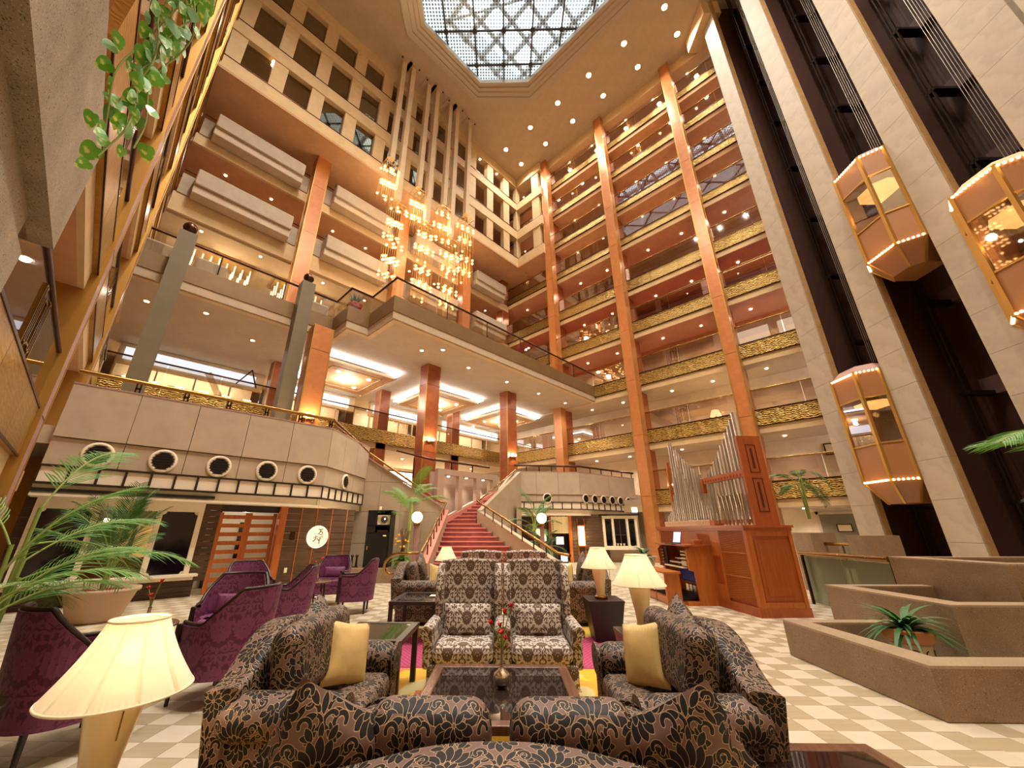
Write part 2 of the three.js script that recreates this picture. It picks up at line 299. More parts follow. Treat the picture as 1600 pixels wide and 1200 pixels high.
// ---------------------------------------------------------------- columns
function column(label, x0, x1, z0, z1, y0, y1, faces, o = {}) {     // orange panelled column with gold edge strips
  const g = thing('column', label, 'column', [(x0 + x1) / 2, y0, (z0 + z1) / 2], { abs: true });
  part(g, 'shaft', box(x0, x1, y0, y1, z0, z1), o.mat ?? M.orange);
  const e = 0.035, t = 0.012, strips = [];
  for (const x of [x0, x1]) for (const z of [z0, z1]) strips.push(box(x - (x === x0 ? t : e), x + (x === x0 ? e : t), y0, y1, z - (z === z0 ? t : e), z + (z === z0 ? e : t)));
  part(g, 'edge_strip', strips, M.goldPlain);
  const seams = []; for (let y = y0 + 3; y < y1 - 1; y += 3.1) seams.push(box(x0 - 0.004, x1 + 0.004, y, y + 0.012, z0 - 0.004, z1 + 0.004));
  if (seams.length) part(g, 'joint', seams, M.bronze);
  return g;
}
const GZ = [-19.07, -13.97, -8.86, -3.86, 1.2];                      // column lines on the right gallery
['in the back corner of the atrium', 'nearest the back corner on the right gallery', 'in the middle of the right gallery', 'nearest the lifts on the right gallery'].forEach((w, i) => {
  const z = GZ[i]; if (i === 0) { column('dark copper column ' + w, 19.45, 20.1, z - 0.35, z + 0.32, 9.69, 21, 0, { mat: M.copper }); return; }
  const b = i === 1 ? 8.65 : 0;
  column('tall orange glitter column with gold edges ' + w, 19.42, 19.95, z - 0.28, z + 0.28, i === 1 ? 0 : 0, TOP - 0.02);
});
// inner pilasters behind the columns
// ---------------------------------------------------------------- right gallery
const BAY = ['far left bay', 'left bay', 'middle bay', 'bay beside the lifts'];
function fret(g, x, y, z, w, h, along, lit) {                        // square-spiral ornamental grille in the balustrade
  const S = [], b = (u0, u1, v0, v1) => S.push(along === 'z' ? box(x - 0.012, x + 0.012, y + v0, y + v1, z + u0, z + u1) : box(x + u0, x + u1, y + v0, y + v1, z - 0.012, z + 0.012));
  const t = 0.022; for (const s of [-1, 1]) { for (const k of [0.5, 0.38, 0.27]) b(s * w * k - t / 2, s * w * k + t / 2, k === 0.38 ? h * 0.12 : 0, h * (k === 0.27 ? 0.85 : 1)); b(Math.min(s * w * 0.5, s * w * 0.27), Math.max(s * w * 0.5, s * w * 0.27), h - t, h); b(Math.min(s * w * 0.38, s * w * 0.14), Math.max(s * w * 0.38, s * w * 0.14), h * 0.12, h * 0.12 + t); b(s * w * 0.14 - t / 2, s * w * 0.14 + t / 2, h * 0.12, h * 0.88); }
  b(-w * 0.14, w * 0.14, h * 0.86, h * 0.86 + t); b(-w * 0.14, w * 0.14, h * 0.16, h * 0.16 + t);
  const m = part(g, 'fretwork_grille', S, M.brass, { plain: true });
}
const redSoffit = std(0xffffff, 0.7, { map: flat('#b0704e', 0.05) });
for (let k = 1; k <= 9; k++) {
  const t = T[k], bh = k >= 6 ? 0.5 : 0.7, deep = k <= 3;
  const fl = shell('floor', [21, t - 0.5, -8], { abs: true });
  part(fl, 'slab', box(20.06, 22.6, t - bh - 0.34, t - 0.4, -28, 3), k >= 6 ? M.soffit : k >= 4 ? redSoffit : M.ceil);
  const beam = shell('trim', [20, t - bh - 0.2, -8], { abs: true });
  part(beam, 'fascia', box(20.0, 20.07, t - bh - 0.34, t - bh - 0.01, k <= 2 ? -28 : -19.1, 3), k >= 7 ? M.soffit : M.fascia);
  if (k >= 7) part(beam, 'soffit_board', box(20.0, 20.9, t - bh - 0.36, t - bh - 0.33, -19.1, 3), M.soffit);
  for (let i = 0; i < 4; i++) {
    if (k === 1 && i < 2 || k === 3 && i < 1) continue;
    let z0 = GZ[i], z1 = i === 3 ? -1.0 : GZ[i + 1]; z0 += 0.25; z1 -= i === 3 ? -1.2 : 0.25; if (k === 3 && i === 1) z0 = -11.5 + (-0.0); if (k === 2 && i === 0) z0 = -18.3;
    const g = thing('balcony_front', `gold balcony front, ${ORD[k]} gallery up on the right, ${BAY[i]}`, 'balcony', [20, t - bh, (z0 + z1) / 2], { abs: true, group: 'gold balcony fronts of the right gallery' });
    const n = i === 3 ? 2 : 3; for (let q = 0; q < n; q++) { const a = z0 + (z1 - z0) * q / n, b = z0 + (z1 - z0) * (q + 1) / n; part(g, 'gold_panel', box(19.94, 20.06, t - bh, t, a + 0.006, b - 0.006), M.gold); }
    part(g, 'edge_trim', [box(19.92, 20.0, t - 0.02, t + 0.02, z0, z1), box(19.92, 20.0, t - bh - 0.03, t - bh, z0, z1)], M.bronze);
    if (k >= 2 || i >= 2) {
      for (let q = 0; q < 2; q++) { const a = z0 + (z1 - z0) * q / 2, b = z0 + (z1 - z0) * (q + 1) / 2; part(g, 'glass_pane', box(20.0, 20.012, t + 0.03, t + 0.93, a + 0.02, b - 0.02), M.glassRefl); }
      part(g, 'handrail', [rod([20, t + 0.96, z0], [20, t + 0.96, z1], 0.035, 10)], k <= 3 ? M.brass : M.brass);
      if (!(k === 1) && i < 3) fret(g, 20.05, t + 0.06, (z0 + z1) / 2 - 0.3, 0.62, 0.82, 'z');
    }
  }
  // corridor wall and pilasters
  const cw = shell('wall_gallery', [22.3, t, -8], { abs: true });
  const top = k === 9 ? TOP : T[k + 1] - 0.8;
  part(cw, 'plaster', box(22.3, 22.62, t - 0.4, top, -28, 3), k <= 2 ? M.corridorPale : k === 3 ? M.corridorPale : M.corridor);
  if (k > 2) part(cw, 'cornice', box(22.2, 22.3, top - 0.45, top, -19, 3), k <= 3 ? M.orange : M.corridorDark);
  for (let i = 1; i < 4; i++) { const p = shell('pilaster', [20.3, t, GZ[i]], { abs: true }); part(p, 'shaft', box(19.96, 20.75, t - 0.4, top, GZ[i] - 0.22, GZ[i] + 0.22), M.copper); }
}
{ const p = shell('wall_gallery_base', [22.3, 1, -8], { abs: true }); part(p, 'plaster', box(22.3, 22.62, 0, 2.5, -28, 3), M.corridorPale); 
  for (let i = 1; i < 4; i++) { const q = shell('pilaster', [20.3, 0, GZ[i]], { abs: true }); part(q, 'shaft', box(19.96, 20.75, 0, 2.3, GZ[i] - 0.22, GZ[i] + 0.22), M.copper); }
  const c = shell('trim_cornice', [20, 29.8, -8], { abs: true }); part(c, 'beam', [box(19.75, 20.3, 29.5, TOP, -19.4, 3)], M.fascia); }
// corridor downlights on the right gallery
for (let k = 0; k <= 9; k++) {
  const y = k === 9 ? TOP - 0.03 : T[k + 1] - (k + 1 >= 6 ? 0.5 : 0.7) - 0.37;
  for (let i = 0; i < 4; i++) {
    if (k >= 1 && k <= 2 && i === 0 || k === 0 && i < 2) continue;
    const z0 = GZ[i], z1 = i === 3 ? -0.6 : GZ[i + 1];
    for (let q = 0; q < 2; q++) { if (i === 3 && q) continue;
      downlight(`corridor downlight, ${k ? ORD[k] + ' gallery up' : 'ground passage'} on the right, ${BAY[i]}, ${i === 3 ? 'only' : q ? 'right' : 'left'} one`, `corridor downlights, ${k ? ORD[k] + ' right gallery' : 'right passage'}, ${BAY[i]}`, [21.1, y, z0 + (z1 - z0) * (q ? 0.72 : 0.3)], glow(0xffdcae, 30), q && i < 3 ? POWER.facade : POWER.facade, { r: 0.06 });
    }
  }
}
// ---------------------------------------------------------------- left gallery: plaster boxes, pierced upper wall
const GX = [-0.9, 4.42, 9.72, 15.1, 19.9];
['at the left end of the left gallery', 'in the middle of the left gallery by the crystal lights', 'right of the crystal lights on the left gallery'].forEach((w, i) => {
  const x = GX[i + 1]; column('orange column with gold edges ' + w, x - 0.35, x + 0.35, -18.7, -18.1, 9.69, 21.2);
});
const LB = ['leftmost bay', 'bay left of the crystal lights', 'bay behind the crystal lights', 'bay by the back corner'];
for (const [k, y0, y1, ft, fb] of [[6, 18.25, 19.65, 18.6, 18.02], [5, 15.0, 16.15, 15.05, 14.1]]) {
  const fl = shell('floor', [8, y0, -20], { abs: true }); part(fl, 'slab', box(-3.2, 20.06, fb + 0.1, ft - 0.05, -21.6, -18.85), M.soffit);
  const beam = shell('trim', [8, ft, -18.8], { abs: true }); part(beam, 'fascia', box(-0.9, 20.06, fb, ft, -18.85, -18.7), M.fascia);
  for (let i = 0; i < 4; i++) {
    const x0 = GX[i] + (i ? 0.4 : 0.1), x1 = GX[i + 1] - 0.4, cx = (x0 + x1) / 2;
    const g = thing('balcony_front', `grey planter-box balcony, ${k === 6 ? 'upper' : 'lower'} row on the left, ${LB[i]}`, 'balcony', [cx, y0, -18.7], { abs: true, group: 'grey balconies of the left gallery' });
    part(g, 'parapet', box(x0, x1, ft, y1 - 0.05, -18.8, -18.65), M.grey);
    part(g, 'planter_box', [rbox(x1 - x0 - 0.9, y1 - ft - 0.28, 0.75, 0.06).translate(cx, (y1 + ft + 0.28) / 2, -18.3)], M.grey);
    part(g, 'planter_shelf', [rbox(x1 - x0 - 0.9, 0.42, 0.6, 0.04).translate(cx, ft + 0.08, -18.36), box(x0 + 0.5, x1 - 0.5, ft + 0.285, ft + 0.3, -18.66, -17.93)], M.panel);
    part(g, 'handrail', [rod([x0, y1 + 0.12, -18.6], [x1, y1 + 0.12, -18.6], 0.03)], M.bronze);
    const lf = []; for (let q = 0; q < 26; q++) { const x = x0 + 0.7 + (x1 - x0 - 1.4) * Math.floor(rnd() * 5) / 4 + rr(-0.3, 0.3), a = rr(0, 6.28), l = rr(0.12, 0.3); lf.push(new THREE.ConeGeometry(0.035, l, 4).rotateZ(rr(-1, 1)).rotateY(a).translate(x, y1 + 0.08, -18.25 + rr(-0.2, 0.2))); }
    part(g, 'foliage', lf, M.leafDark);
    if (k === 6 || i < 3) downlight(`downlight above the ${k === 6 ? 'upper' : 'lower'} grey balcony, ${LB[i]}, left one`, 'left gallery downlights', [cx - 1.0, k === 6 ? 20.95 : 18.1, -19.9], glow(0xffdcae, 30), POWER.left, { r: 0.06 });
    if (k === 5) { for (const s of [-1.2, 1.2]) downlight(`downlight in the mezzanine lounge ceiling, ${LB[i]}, ${s < 0 ? 'left' : 'right'} one`, 'mezzanine lounge downlights', [cx + s, 13.98, -19.2], glow(0xffdcae, 30), POWER.left, { r: 0.06 }); downlight(`downlight above the lower grey balcony, ${LB[i]}, right one`, 'left gallery downlights', [cx + 1.1, 18.1, -19.9], glow(0xffdcae, 30), POWER.left, { r: 0.06 }); }
  }
}
{ const w = shell('wall_left_gallery', [8, 15, -21.6], { abs: true }); part(w, 'plaster', box(-3.2, 24, 14, 21, -21.9, -21.6), M.corridorDark); part(w, 'cornice', [box(-3.2, 24, 17.4, 18, -21.6, -21.45), box(-3.2, 24, 20.4, 20.95, -21.6, -21.45)], M.soffit);
  const s = shell('ceiling', [8, 14, -20], { abs: true }); part(s, 'slab', box(-3.2, 20.06, 13.99, 14.2, -27, -18.86), M.ceil); }
{
  // pierced wall of the top floors: posts and rails, each its own piece
  const g = shell('wall_pierced', [8, 21.1, -16.8], { abs: true, label: 'cream wall pierced by three rows of square openings' });
  const rails = [[21.1, 21.86], [23.8, 24.62], [26.85, 27.56], [29.4, TOP]], z = -16.8, xe = 19.72;
  for (const [a, b] of rails) { part(g, 'rail', [box(-1, xe, a, b, z - 0.5, z), box(xe - 0.5, xe, a, b, z, -14.2)], M.fascia); part(g, 'shadow_line', [box(-1, xe + 0.02, b, b + 0.03, z - 0.5, z + 0.03), box(xe - 0.5, xe + 0.03, b, b + 0.03, z, -14.2)], M.bronze, { plain: true }); }
  for (let r = 0; r < 3; r++) {
    const a = rails[r][1] + 0.03, b = rails[r + 1][0];
    for (let i = 0; i < 11; i++) { const x0 = -0.95 + 1.86 * i + (i ? 0 : 0), x1 = x0 + 0.67; part(g, 'post', box(x0, x1, a, b, z - 0.42, z - 0.05), M.fascia); }
    part(g, 'corner_post', box(19.2, xe - 0.06, a, b, z - 0.42, z - 0.05), M.fascia);
    part(g, 'post', box(xe - 0.42, xe - 0.06, a, b, -15.2, -14.5), M.fascia);
    for (let i = 0; i < 11; i++) { const x0 = -0.28 + 1.86 * i; if (i > 7) continue; part(g, 'mirror_pane', box(x0, x0 + 1.19, a, b, z - 0.3, z - 0.28), M.mirror); }
  }
  const s = shell('ceiling_soffit', [8, 21, -18], { abs: true, label: 'tan soffit under the pierced wall' }); part(s, 'slab', [box(-3.2, 22.3, 20.97, 21.09, -21.9, z), box(19.22, 20.0, 20.97, 21.09, z, -14.2)], M.soffit);
  const bk = shell('wall_upper_back', [8, 25, -20], { abs: true }); part(bk, 'plaster', box(-3.2, 24, 21, TOP, -20.6, -20.3), std(0xffffff, 0.7, { map: flat('#b08450', 0.04) }));
  for (const y of [24.3, 27.2]) { const f = shell('floor', [8, y, -18.5], { abs: true }); part(f, 'slab', box(-3.2, 19.3, y - 0.2, y, -20.3, z - 0.5), M.soffit); }
  for (const [x, r, w] of [[1.1, 2, 'first from the left'], [3.0, 2, 'second from the left'], [0.9, 0, 'first from the left'], [2.9, 0, 'second from the left'], [15.1, 2, 'third from the left'], [17.0, 2, 'by the back corner'], [12.6, 0, 'third from the left']]) downlight(`bright lamp in a ${r ? 'top' : 'bottom'} opening of the pierced wall, ${w}`, 'lamps in the pierced wall', [x, rails[r + 1][0] - 0.02, z - 0.2], glow(0xffd9a4, 40), POWER.left * 0.6, { r: 0.08 });
}
// ---------------------------------------------------------------- mezzanine with its zigzag edge
{
  const E = [[-3.2, -14.8], [5.2, -14.8], [5.2, -13.4], [6.1, -13.4], [6.1, -11.5], [20.06, -11.5]];
  const fl = shell('floor_mezzanine', [8, 9, -18], { abs: true, label: 'mezzanine floor with a zigzag edge' });
  part(fl, 'slab', slab([...E, [20.06, -28], [-3.2, -28]], 8.72, 9.55), M.ceil);
  const inset = (k) => E.map(([x, z]) => [x < -3 || x > 20 ? x : x + k, z - k]);
  const edge = (k, t, y0, y1) => { const a = inset(k), b = inset(k + t); return slab([...a, ...b.slice().reverse()], y0, y1); };
  part(fl, 'edge_band', edge(-0.03, 0.2, 9.02, 9.66), M.brownBand);
  part(fl, 'edge_lip', edge(0.06, 0.2, 8.68, 9.0), M.fascia);
  const g = thing('balustrade', 'glass balustrade with dark handrail along the zigzag mezzanine edge', 'railing', [6, 9.66, -12], { abs: true });
  const P = inset(0.03).map(([x, z]) => [x, 10.5, z]);
  for (let i = 0; i < P.length - 1; i++) {
    const [a, b] = [P[i], P[i + 1]]; part(g, 'handrail', [rod(a, b, 0.045, 10), new THREE.SphereGeometry(0.045, 8, 6).translate(...b)], M.bronze);
    const L = Math.hypot(b[0] - a[0], b[2] - a[2]), n = Math.max(1, Math.round(L / 2.4));
    for (let q = 0; q < n; q++) { const s = (t) => [a[0] + (b[0] - a[0]) * t, 0, a[2] + (b[2] - a[2]) * t], A = s(q / n + 0.01), B = s((q + 1) / n - 0.01); part(g, 'glass_pane', bar([A[0], 10.06, A[2]], [B[0], 10.06, B[2]], 0.012, 0.8), M.glass); if (q) part(g, 'post', rod([A[0], 9.6, A[2]], [A[0], 10.48, A[2]], 0.022), M.bronze); }
  }
  const W2 = ['left', 'right']; [0.03, 3.86].forEach((x, i) => {
    const c = thing('ball_top_post', `${W2[i]} of two olive posts with a dark ball on top before the mezzanine`, 'column', [x, 3.3, -14.4], { abs: true });
    part(c, 'shaft', box(x - 0.24, x + 0.24, 3.3, 10.5, -14.68, -14.2), M.olive); part(c, 'ball', new THREE.SphereGeometry(0.2, 20, 14).translate(x, 10.78, -14.44), metal(0x5a4030, 0.3));
  });
  ['behind the terrace rail, under the mezzanine', 'left of the stairs under the mezzanine', 'right of the stairs under the mezzanine'].forEach((w, i) => {
    const x = [4.63, 9.83, 15.18][i]; column('orange and copper square column ' + w, x - 0.36, x + 0.36, -14.55, -13.97, 1.6, 8.72, 0, { mat: i ? M.copper : M.orange });
    const s = thing('wall_lamp', `glowing wall lamp on the ${['left-end', 'left-of-stairs', 'right-of-stairs'][i]} mezzanine column`, 'lamp', [x, 5.2, -13.95], { abs: true });
    part(s, 'bracket', [box(x - 0.2, x + 0.2, 5.02, 5.07, -13.96, -13.86), cyl(0.02, 0.02, 0.1).translate(x - 0.12, 4.98, -13.88), cyl(0.02, 0.02, 0.1).translate(x + 0.12, 4.98, -13.88)], M.brass);
    part(s, 'bulb', [new THREE.SphereGeometry(0.07, 12, 8).translate(x - 0.12, 5.16, -13.88), new THREE.SphereGeometry(0.07, 12, 8).translate(x + 0.12, 5.16, -13.88)], glow(WARM, 25)); lightAt('point', s, [0, 0, 0.25], WARM, 3);
  });
  ['left', 'middle', 'right'].forEach((w, i) => { const x = [4.63, 10.05, 15.1][i]; column(`copper square column in the back row under the mezzanine, ${w} one`, x - 0.3, x + 0.3, -19.3, -18.75, 3.3, 8.72, 0, { mat: M.copper }); });
  const mz = [0, 0, 0];
  for (const [x, z] of [[8.46, -13.05], [9.07, -12.35], [11.14, -13.04], [13.8, -13.03], [16.4, -13], [18.9, -12.95], [1.2, -16], [3.0, -17.2], [-0.4, -16.5], [12, -18.6], [17, -18.8], [18.6, -21]]) downlight(`downlight under the mezzanine, ${x < 5 ? 'left end' : z > -14 ? 'front row' : 'back row'}, ${ORD[1 + (mz[x < 5 ? 0 : z > -14 ? 1 : 2]++)]} one`, `mezzanine underside downlights, ${x < 5 ? 'left end' : z > -14 ? 'front row' : 'back row'}`, [x, 8.71, z], glow(0xffdcae, 30), POWER.mezz, { r: 0.07 });
  // three glowing ceiling coves
  [[5.4, 9.24], [11.0, 14.8], [16.3, 20.0]].forEach(([x0, x1], i) => {
    const z0 = -19.7, z1 = -15.8, c = thing('ceiling_cove', `${['left', 'middle', 'right'][i]} ceiling panel with a white glowing cove around it`, 'ceiling light', [(x0 + x1) / 2, 8.5, (z0 + z1) / 2], { abs: true });
    part(c, 'panel', [box(x0 + 0.25, x1 - 0.25, 8.34, 8.46, z0 + 0.25, z1 - 0.25)], M.soffit);
    part(c, 'rim', [box(x0 + 0.2, x1 - 0.2, 8.32, 8.4, z1 - 0.26, z1 - 0.2), box(x0 + 0.2, x1 - 0.2, 8.32, 8.4, z0 + 0.2, z0 + 0.26), box(x0 + 0.2, x0 + 0.26, 8.32, 8.4, z0, z1 - 0.2), box(x1 - 0.26, x1 - 0.2, 8.32, 8.4, z0, z1 - 0.2)], M.fascia);
    part(c, 'inner_frame', [box(x0 + 0.7, x1 - 0.7, 8.325, 8.345, z1 - 0.75, z1 - 0.7), box(x0 + 0.7, x1 - 0.7, 8.325, 8.345, z0 + 0.7, z0 + 0.75), box(x0 + 0.7, x0 + 0.75, 8.325, 8.345, z0 + 0.7, z1 - 0.7), box(x1 - 0.75, x1 - 0.7, 8.325, 8.345, z0 + 0.7, z1 - 0.7)], M.fascia);
    part(c, 'light_strip', [box(x0 + 0.1, x1 - 0.1, 8.52, 8.6, z1 - 0.16, z1 - 0.08), box(x0 + 0.1, x1 - 0.1, 8.52, 8.6, z0 + 0.08, z0 + 0.16), box(x0 + 0.08, x0 + 0.16, 8.52, 8.6, z0, z1), box(x1 - 0.16, x1 - 0.08, 8.52, 8.6, z0, z1)], glow(COOL, 10));
    for (const [w, l, px, pz] of [[x1 - x0, 0.2, 0, (z1 - z0) / 2 - 0.12], [x1 - x0, 0.2, 0, -(z1 - z0) / 2 + 0.12], [0.2, z1 - z0, (x1 - x0) / 2 - 0.12, 0], [0.2, z1 - z0, -(x1 - x0) / 2 + 0.12, 0]]) { const L = new THREE.RectAreaLight(COOL, POWER.cove, w, l); L.position.set(px, 0.0, pz); L.rotation.x = Math.PI / 2; c.add(L); }
    for (const [u, v] of [[0.5, 0.5], [0.3, 0.3], [0.7, 0.7], [0.3, 0.7], [0.7, 0.3]]) { const big = u === 0.5; part(c, 'lamp', new THREE.SphereGeometry(big ? 0.16 : 0.09, 12, 8).scale(1, 0.6, 1).translate(x0 + (x1 - x0) * u, 8.32, z0 + (z1 - z0) * v), glow(0xffd9a4, big ? 25 : 20)); }
    lightAt('point', c, [0, -0.45, 0], WARM2, 12);
  });
  // second gallery at the back under the mezzanine: gold band, balustrade, bright shop fronts
  const y0 = 5.73, y1 = 6.43, z = -18.6;
  const b2 = shell('floor', [8, 6, -22], { abs: true }); part(b2, 'slab', box(-3.2, 20.1, 5.45, 5.95, -28, z - 0.15), M.fascia);
  const fx = [-1, 4.3, 9.7, 14.8, 19.9];
  for (let i = 0; i < 4; i++) { const g = thing('balcony_front', `gold balcony front of the shop floor under the mezzanine, ${['far left', 'left', 'middle', 'right'][i]} bay`, 'balcony', [(fx[i] + fx[i + 1]) / 2, y0, z], { abs: true });
    for (let q = 0; q < 3; q++) { const a = fx[i] + (fx[i + 1] - fx[i]) * q / 3, b = fx[i] + (fx[i + 1] - fx[i]) * (q + 1) / 3; part(g, 'gold_panel', box(a + 0.005, b - 0.005, y0, y1, z - 0.1, z), M.gold); }
    part(g, 'handrail', rod([fx[i], y1 + 0.95, z - 0.05], [fx[i + 1], y1 + 0.95, z - 0.05], 0.035), M.bronze); for (let q = 0; q < 3; q++) { const a = fx[i] + (fx[i + 1] - fx[i]) * q / 3, b = fx[i] + (fx[i + 1] - fx[i]) * (q + 1) / 3; part(g, 'glass_pane', box(a + 0.02, b - 0.02, y1 + 0.03, y1 + 0.92, z - 0.06, z - 0.05), M.glass); } }
  // shops
  const sh = ['left', 'middle', 'right', 'far left']; [[5.2, 9.4], [10.4, 14.4], [15.6, 21.5], [-0.8, 4.6]].forEach(([x0, x1], i) => {
    const g = thing('shop_front', `bright ${sh[i]} shop front behind the balcony of the shop floor`, 'shop', [(x0 + x1) / 2, 5.95, -23], { abs: true });
    part(g, 'back_wall', box(x0, x1, 5.95, 8.7, -23.3, -23.2), M.whiteWall);
    part(g, 'lit_sign_band', box(x0 + 0.2, x1 - 0.4, 8.0, 8.5, -21.1, -21.0), glow(0xf4f6ff, i === 3 ? 0.9 : 2.6)); part(g, 'fascia', box(x0, x1, 7.85, 8.7, -21.4, -21.12), M.fascia);
    for (let q = 0; q < 4; q++) { const a = x0 + (x1 - x0) * q / 4; part(g, 'mullion', box(a, a + 0.06, 5.95, 7.85, -21.2, -21.1), M.fascia); part(g, 'glass_pane', box(a + 0.07, a + (x1 - x0) / 4 - 0.01, 5.96, 7.84, -21.16, -21.15), M.glass); part(g, 'shelf', [box(a + 0.2, a + 0.95, 6.9, 6.95, -23.1, -22.6), box(a + 0.2, a + 0.95, 6.4, 6.45, -23.1, -22.6), box(a + 0.2, a + 0.95, 5.95, 6.9, -22.75, -22.6)], i === 2 ? M.woodDark : M.white); }
    if (i === 3) { for (let q = 0; q < 6; q++) part(g, 'display_case', rbox(0.6, 0.75, 0.5, 0.02).translate(x0 + 0.5 + q * 0.8, 6.6, -20.3 - (q % 2) * 0.5), phy(0xc6ccb4, 0.04, { transmission: 0.6, thickness: 0 })); for (let q = 0; q < 7; q++) part(g, 'stair_step', box(2.3, 3.1, 5.95 + q * 0.17, 6.1 + q * 0.17, -20.6 - q * 0.25, -20.3 - q * 0.25), M.carpet); for (let q = 0; q < 12; q++) part(g, 'glow_bar', box(x0 + 0.4 + (q % 6) * 0.82, x0 + 0.72 + (q % 6) * 0.82, 6.6 + Math.floor(q / 6) * 0.35, 6.64 + Math.floor(q / 6) * 0.35, -20.04, -20.0), glow(0xfffbf0, 4)); part(g, 'escalator_side', [bar([3.4, 6.0, -20.2], [2.2, 7.9, -20.2], 0.06, 0.25)], M.glassRefl); part(g, 'frame_triangle', [bar([3.2, 7.5, -19.6], [3.7, 8.3, -19.6], 0.05), bar([3.7, 8.3, -19.6], [4.0, 7.5, -19.6], 0.05)], M.bronze); }  // glowing bars stand in for small ceiling lights and their reflections
    part(g, 'light_panel', box(x0 + 0.6, x1 - 0.6, 8.6, 8.66, -22.8, -21.8), glow(0xfff2dc, 4)); const L = new THREE.RectAreaLight(0xfff2dc, 6, x1 - x0 - 1.2, 1); L.position.set(0, 2.62, 0.7); L.rotation.x = -Math.PI / 2; g.add(L);
  });
  // terrace behind the stairs, level with the first gallery
  const tf = shell('floor_terrace', [8, 3.3, -18], { abs: true }); part(tf, 'slab', slab([[-0.4, -11.4], [4.3, -11.4], [6.4, -13.2], [8.2, -14.9], [9.4, -15.6], [12.2, -17.2], [14.3, -13.1], [16.8, -11.2], [20, -10.4], [22.3, -10.4], [22.3, -28], [-3.2, -28], [-3.2, -11.4]], 2.95, 3.3), M.panel);
  const lw = shell('wall_terrace_back', [8, 3.3, -22], { abs: true }); part(lw, 'plaster', box(-3.2, 22.3, 3.3, 5.45, -24.2, -24), M.whiteWall);
  for (let q = 0; q < 9; q++) { const x = 9.4 + q * 1.25, g = thing('lit_paper_window', `glowing white paper window at the back of the terrace, ${ORD[q + 1]} from the left`, 'window', [x, 3.6, -23.9], { abs: true }); part(g, 'paper', box(x, x + 1.1, 3.7, 5.2, -23.97, -23.93), glow(0xfff1d8, 3)); part(g, 'bars', [box(x, x + 1.1, 4.4, 4.44, -23.93, -23.9), box(x + 0.53, x + 0.57, 3.7, 5.2, -23.93, -23.9), box(x - 0.04, x + 1.14, 3.62, 3.7, -23.95, -23.88), box(x - 0.04, x + 1.14, 5.2, 5.28, -23.95, -23.88)], M.bronze); if (q % 3 === 1) lightAt('point', g, [0.5, 0.8, 0.5], 0xfff1d8, 5); }
  for (const x of [1.5, 7, 12.5, 18]) downlight(`terrace downlight behind the stairs, ${ORD[1 + Math.round((x - 1.5) / 5.5)]} from the left`, 'terrace downlights', [x, 5.44, -20.5], glow(0xffdcae, 30), POWER.mezz, { r: 0.07 });
}
